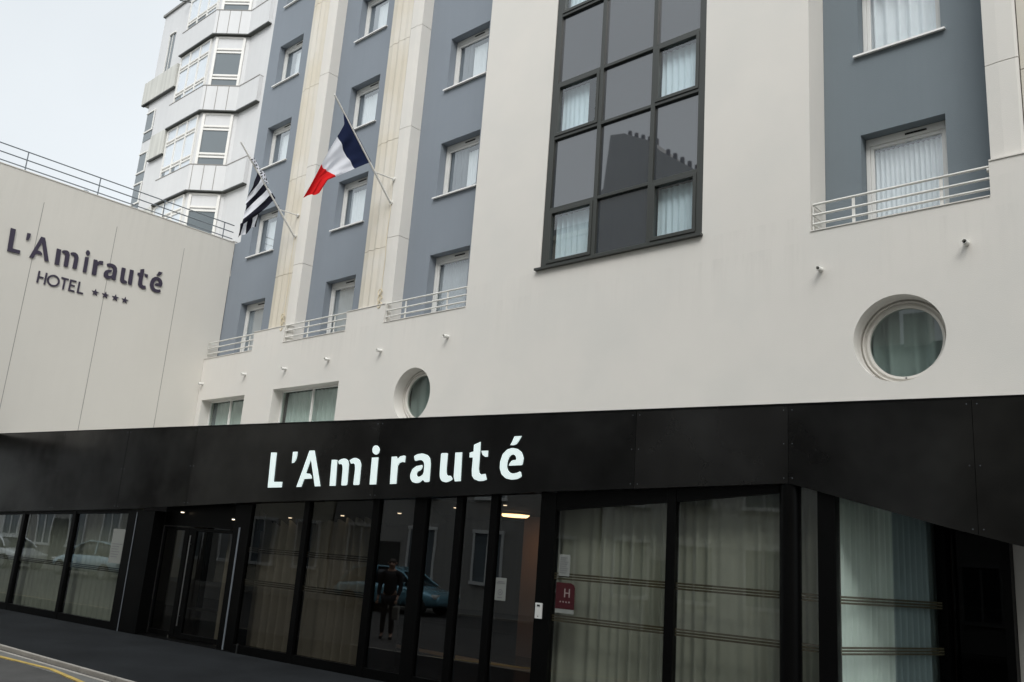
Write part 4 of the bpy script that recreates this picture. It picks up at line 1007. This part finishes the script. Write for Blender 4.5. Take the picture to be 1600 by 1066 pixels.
# ------------------------------------------------------------------ parked cars
def car(label, loc, rz, paint, flip=1):
    t = thing('parked_car', label, 'car', loc, 'cars parked across the street'); t.rotation_euler.z = rz
    st = [(-2.08, .38, .60, .70, .60, .70, .55), (-1.95, .26, .70, .88, .76, .82, .66), (-1.3, .22, .74, .96, .80, .86, .72), (-.6, .22, .74, .95, .81, .87, .74), (.4, .22, .74, .93, .81, .87, .74), (1.0, .22, .72, .92, .81, .86, .72), (1.6, .24, .68, .80, .79, .83, .66), (1.98, .30, .62, .68, .70, .74, .54), (2.08, .40, .54, .58, .55, .60, .45)]
    def loft(st, sec):
        V = []; F = []
        k = None
        for s_ in st:
            P = sec(s_); k = len(P); V += [(s_[0], y, z) for y, z in P]
        for i in range(len(st) - 1):
            for j in range(k): F.append((i * k + j, i * k + (j + 1) % k, (i + 1) * k + (j + 1) % k, (i + 1) * k + j))
        F += [tuple(range(k)), tuple(range((len(st) - 1) * k, len(st) * k))[::-1]]
        return V, F
    def addmesh(nm, V, F, m, parent, sub=0, smooth=True):
        me = bpy.data.meshes.new(nm); me.from_pydata([tuple(v) for v in V], [], F); me.materials.append(m)
        for p in me.polygons: p.use_smooth = smooth
        o = link(nm, me, parent)
        bm = bmesh.new(); bm.from_mesh(me); bmesh.ops.recalc_face_normals(bm, faces=bm.faces); bm.to_mesh(me); bm.free()
        if sub:
            md = o.modifiers.new('Sub', 'SUBSURF'); md.levels = sub; md.render_levels = sub
        return o
    V, F = loft(st, lambda s_: [(-s_[4], s_[1]), (-s_[5], (s_[1] + s_[2]) / 2), (-s_[5], s_[2]), (-s_[6], s_[3]), (0, s_[3] + .02), (s_[6], s_[3]), (s_[5], s_[2]), (s_[5], (s_[1] + s_[2]) / 2), (s_[4], s_[1]), (0, s_[1] - .02)])
    addmesh('body', V, F, paint, t, 2)
    gs = [(-1.75, .90, .60), (-1.35, 1.32, .56), (-.6, 1.43, .57), (.1, 1.42, .57), (.55, 1.28, .57), (1.15, .90, .62)]
    V = []; F = []
    for x, z, w in gs: V += [(x, -.74, .86), (x, -w, z - .03), (x, w, z - .03), (x, .74, .86)]
    for i in range(len(gs) - 1):
        for j in range(4): F.append((i * 4 + j, i * 4 + (j + 1) % 4, (i + 1) * 4 + (j + 1) % 4, (i + 1) * 4 + j))
    F += [(0, 1, 2, 3), (20, 21, 22, 23)]
    addmesh('window', V, F, M['carw'], t)
    V = []; F = []
    rs = gs[1:5]
    for x, z, w in rs: V += [(x, -w - .012, z - .035), (x, -w * .8, z + .005), (x, w * .8, z + .005), (x, w + .012, z - .035)]
    for i in range(len(rs) - 1):
        for j in range(3): F.append((i * 4 + j, i * 4 + j + 1, (i + 1) * 4 + j + 1, (i + 1) * 4 + j))
    addmesh('roof', V, F, paint, t)
    for s_ in (-1, 1):
        b = MB()
        for (xa, za, xb, zb2) in ((-1.73, .90, -1.35, 1.32), (-.45, .92, -.40, 1.40), (1.12, .90, .55, 1.27)):
            ya = s_ * (.745); yb = s_ * .585
            b.tube((xa, ya, za), (xb, yb, zb2), .035, n=6)
        b.tube((-1.35, s_ * .575, 1.30), (-.6, s_ * .585, 1.41), .03, n=6); b.tube((-.6, s_ * .585, 1.41), (.1, s_ * .585, 1.40), .03, n=6); b.tube((.1, s_ * .585, 1.40), (.55, s_ * .585, 1.26), .03, n=6)
        o = addmesh('pillar_trim', b.v, b.f, paint, t)
        b = MB(); b.box((.72, s_ * .84, .88), (.86, s_ * 1.0, .98)); o = addmesh('door_mirror', b.v, b.f, paint, t, 0)
        b = MB(); b.box((1.80, s_ * .50, .55), (1.99, s_ * .74, .68)); addmesh('headlight', b.v, b.f, M['lens'], t)
        b = MB(); b.box((-2.03, s_ * .55, .66), (-1.90, s_ * .76, .84)); addmesh('tail_light', b.v, b.f, M['red'], t)
        for x in (-1.28, 1.30):
            b = MB(); b.tube((x, s_ * .66, .31), (x, s_ * .87, .31), .31, n=28); w = addmesh('wheel', b.v, b.f, M['tyre'], t, smooth=False)
            b = MB(); b.tube((x, s_ * .865, .31), (x, s_ * .885, .31), .20, n=24); addmesh('rim', b.v, b.f, M['steel'], w, smooth=False)
    return t
car('teal blue hatchback parked across the street, nearest to the entrance', (-19.5, -4.3, RZ), 0, carpaint('teal_paint', (.20, .42, .52)))
car('pale blue car parked across the street, mirrored beside the window notice', (-33.8, -4.3, RZ), math.pi, carpaint('pale_blue_paint', (.50, .68, .76)))
car('silver grey car parked across the street, farthest to the left', (-40.2, -4.4, RZ), 0, carpaint('silver_paint', (.60, .62, .62)))

# ------------------------------------------------------------------ pedestrian (seen only as a reflection)
def skin_mesh(nm, verts, edges, radii, m, parent, sub=2):
    me = bpy.data.meshes.new(nm); me.from_pydata(verts, edges, []); me.materials.append(m)
    o = link(nm, me, parent)
    md = o.modifiers.new('Skin', 'SKIN'); md.use_smooth_shade = True
    for i, r in enumerate(radii):
        sv = me.skin_vertices[0].data[i]; sv.radius = (r, r) if not isinstance(r, tuple) else r
        sv.use_root = (i == 0)
    s = o.modifiers.new('Sub', 'SUBSURF'); s.levels = sub; s.render_levels = sub
    return o
pt = thing('person', 'pedestrian in a dark jacket and jeans holding a pale bag, mirrored in the door glass', 'person', (-14.5, 3.42, RZ)); pt.rotation_euler.z = R(65)
# local: faces +X
bv = [(0, 0, .98), (0, 0, 1.15), (0, 0, 1.32), (.0, 0, 1.45), (.01, 0, 1.53), (.03, 0, 1.60), (.03, 0, 1.68),
      (0, -.09, .92), (.02, -.10, .50), (-.02, -.11, .10), (.10, -.12, .05), (0, .09, .92), (-.03, .10, .50), (-.10, .11, .10), (.02, .12, .05),
      (0, -.19, 1.42), (.03, -.24, 1.14), (.16, -.20, .92), (.20, -.19, .86), (0, .19, 1.42), (-.03, .24, 1.14), (.08, .24, .90), (.11, .24, .84)]
be = [(0, 1), (1, 2), (2, 3), (3, 4), (4, 5), (5, 6), (0, 7), (7, 8), (8, 9), (9, 10), (0, 11), (11, 12), (12, 13), (13, 14), (3, 15), (15, 16), (16, 17), (17, 18), (3, 19), (19, 20), (20, 21), (21, 22)]
br = [.14, .12, .14, .09, .052, .085, .08, .085, .055, .036, .03, .085, .055, .036, .03, .055, .040, .026, .034, .055, .040, .026, .034]
body = skin_mesh('body', bv, be, br, M['skin'], pt)
for hx, hy, hz, s_ in ((.20, -.19, .86, 1), (.11, .24, .84, -1)):
    for k in range(5):
        off = (k - 2) * .017; ln = (.05, .068, .074, .07, .055)[k]
        skin_mesh('finger', [(hx + .01, hy + off * .8, hz - .02), (hx + .03, hy + off, hz - .02 - ln * .6), (hx + .02, hy + off, hz - .02 - ln)] if k else [(hx, hy + s_ * -.02, hz), (hx + .05, hy + s_ * .02, hz - .02), (hx + .06, hy + s_ * .02, hz - .05)], [(0, 1), (1, 2)], [.009, .009, .007], M['skin'], body, 1)
skin_mesh('jacket', [(0, 0, .92), (0, 0, 1.12), (0, 0, 1.32), (0, 0, 1.45), (0, -.19, 1.42), (.03, -.24, 1.14), (.15, -.205, .95), (0, .19, 1.42), (-.03, .24, 1.14), (.075, .24, .93)],
          [(0, 1), (1, 2), (2, 3), (3, 4), (4, 5), (5, 6), (3, 7), (7, 8), (8, 9)], [.165, .15, .165, .09, .075, .055, .042, .075, .055, .042], M['jacket'], pt)
skin_mesh('trousers', [(0, 0, .95), (0, -.09, .88), (.02, -.10, .50), (-.02, -.11, .12), (0, .09, .88), (-.03, .10, .50), (-.10, .11, .12)], [(0, 1), (1, 2), (2, 3), (0, 4), (4, 5), (5, 6)], [.145, .10, .070, .055, .10, .070, .055], M['jeans'], pt)
skin_mesh('shoe', [(-.05, -.115, .05), (.05, -.12, .045), (.14, -.12, .035)], [(0, 1), (1, 2)], [.045, .045, .03], M['jacket'], pt, 1)
skin_mesh('shoe', [(-.13, .11, .05), (-.03, .12, .045), (.06, .12, .035)], [(0, 1), (1, 2)], [.045, .045, .03], M['jacket'], pt, 1)
skin_mesh('hair', [(-.01, 0, 1.60), (.0, 0, 1.70), (.05, 0, 1.745)], [(0, 1), (1, 2)], [.085, .095, .055], M['hair'], pt)
b = MB()
b.tube((.10, 0, 1.64), (.145, 0, 1.615), .012, .018, n=8)
for s_ in (-1, 1): b.tube((.03, s_ * .085, 1.655), (.03, s_ * .10, 1.655), .028, .022, n=10)
me = bpy.data.meshes.new('face'); me.from_pydata([tuple(v) for v in b.v], [], b.f); me.materials.append(M['skin']); link('nose_and_ears', me, pt)
b = MB()
for s_ in (-1, 1): b.tube((.098, s_ * .032, 1.655), (.113, s_ * .032, 1.655), .011, n=10)
b.box((.10, -.025, 1.585), (.112, .025, 1.592))
me = bpy.data.meshes.new('eyes'); me.from_pydata([tuple(v) for v in b.v], [], b.f); me.materials.append(M['cap']); link('eyes_and_mouth', me, pt)
bg = thing('hand_bag', 'pale cloth bag held by the mirrored pedestrian', 'bag', (-14.5, 3.42, RZ)); bg.rotation_euler.z = R(65)
b = MB(); b.box((.06, -.27, .45), (.34, -.15, .72)); b.tube((.12, -.21, .72), (.20, -.19, .84), .008, n=6); b.tube((.28, -.21, .72), (.20, -.19, .84), .008, n=6)
me = bpy.data.meshes.new('bag'); me.from_pydata([tuple(v) for v in b.v], [], b.f); me.materials.append(M['sock']); o = link('bag_body', me, bg)
md = o.modifiers.new('Bevel', 'BEVEL'); md.width = .03; md.segments = 3

# ================================================================== CAMERA, LIGHT, SKY
cam = bpy.data.cameras.new('camera'); co = link('camera', cam); SC.camera = co
F_PX = 1369.8; pitch, roll, yaw = R(13.8827), R(4.2737), R(-43.0597)
fw_ = Vector((math.sin(yaw) * math.cos(pitch), math.cos(yaw) * math.cos(pitch), math.sin(pitch)))
r0 = Vector((math.cos(yaw), -math.sin(yaw), 0)); u0 = r0.cross(fw_)
rr_ = r0 * math.cos(roll) + u0 * math.sin(roll); uu_ = -r0 * math.sin(roll) + u0 * math.cos(roll)
mw = Matrix((( rr_.x, uu_.x, -fw_.x, 0), (rr_.y, uu_.y, -fw_.y, 0), (rr_.z, uu_.z, -fw_.z, 1.6), (0, 0, 0, 1)))
co.matrix_world = mw
cam.sensor_fit = 'HORIZONTAL'; cam.sensor_width = 36.0; cam.lens = 36.0 * F_PX / 1600
cam.clip_start = .05; cam.clip_end = 2000

SUN_EL, SUN_AZ = R(44), R(-145)     # azimuth measured like the sky texture
W = bpy.data.worlds.new('World'); SC.world = W; W.use_nodes = True
nt = W.node_tree; bgn = nt.nodes['Background']
sky = nt.nodes.new('ShaderNodeTexSky'); sky.sky_type = 'NISHITA'; sky.sun_disc = False
sky.sun_elevation = SUN_EL; sky.altitude = 0; sky.air_density = 1.0; sky.dust_density = 6.0; sky.ozone_density = 1.0
hs_ = nt.nodes.new('ShaderNodeHueSaturation'); hs_.inputs['Saturation'].default_value = .16; hs_.inputs['Value'].default_value = 1.0
# high thin cloud evens the sky out
tc = nt.nodes.new('ShaderNodeTexCoord'); nz = nt.nodes.new('ShaderNodeTexNoise'); nz.inputs['Scale'].default_value = 1.6; nz.inputs['Detail'].default_value = 5
nt.links.new(tc.outputs['Generated'], nz.inputs['Vector'])
mr = nt.nodes.new('ShaderNodeMapRange'); mr.inputs['From Min'].default_value = .3; mr.inputs['From Max'].default_value = .7; mr.inputs['To Min'].default_value = .92; mr.inputs['To Max'].default_value = 1.07
nt.links.new(nz.outputs['Fac'], mr.inputs['Value'])
vm = nt.nodes.new('ShaderNodeVectorMath'); vm.operation = 'SCALE'
mixc = nt.nodes.new('ShaderNodeMix'); mixc.data_type = 'RGBA'; mixc.inputs[0].default_value = .72
mixc.inputs[7].default_value = (8.9, 9.5, 9.95, 1)
nt.links.new(sky.outputs[0], hs_.inputs['Color']); nt.links.new(hs_.outputs[0], mixc.inputs[6])
nt.links.new(mixc.outputs[2], vm.inputs[0]); nt.links.new(mr.outputs[0], vm.inputs['Scale']); # an overcast sky is brightest overhead
sx = nt.nodes.new('ShaderNodeSeparateXYZ'); nt.links.new(tc.outputs['Generated'], sx.inputs[0])
mz = nt.nodes.new('ShaderNodeMapRange'); mz.interpolation_type = 'SMOOTHSTEP'; mz.inputs['From Min'].default_value = .55; mz.inputs['From Max'].default_value = 1.0; mz.inputs['To Min'].default_value = 1.0; mz.inputs['To Max'].default_value = 2.6
nt.links.new(sx.outputs['Z'], mz.inputs['Value'])
v2 = nt.nodes.new('ShaderNodeVectorMath'); v2.operation = 'SCALE'; nt.links.new(vm.outputs[0], v2.inputs[0]); nt.links.new(mz.outputs[0], v2.inputs['Scale'])
nt.links.new(v2.outputs[0], bgn.inputs[0])
bgn.inputs[1].default_value = .12
sun = bpy.data.lights.new('sun', 'SUN'); so = link('sun', sun)
sun.energy = 2.0; sun.angle = R(34); sun.color = (1., .975, .94)
# sun stands behind the photographer, over the opposite roofs
sd = Vector((math.cos(SUN_EL) * .62, -math.cos(SUN_EL) * .785, math.sin(SUN_EL)))
so.rotation_euler = sd.to_track_quat('Z', 'Y').to_euler()
sky.sun_rotation = math.atan2(sd.x, sd.y)

SC.view_settings.view_transform = 'Standard'; SC.view_settings.look = 'None'; SC.view_settings.exposure = 0; SC.view_settings.gamma = 1
SC.render.engine = 'CYCLES'
SC.cycles.max_bounces = 8; SC.cycles.transparent_max_bounces = 16; SC.cycles.glossy_bounces = 4; SC.cycles.diffuse_bounces = 4
SC.cycles.use_denoising = True
SC.cycles.sample_clamp_indirect = 6
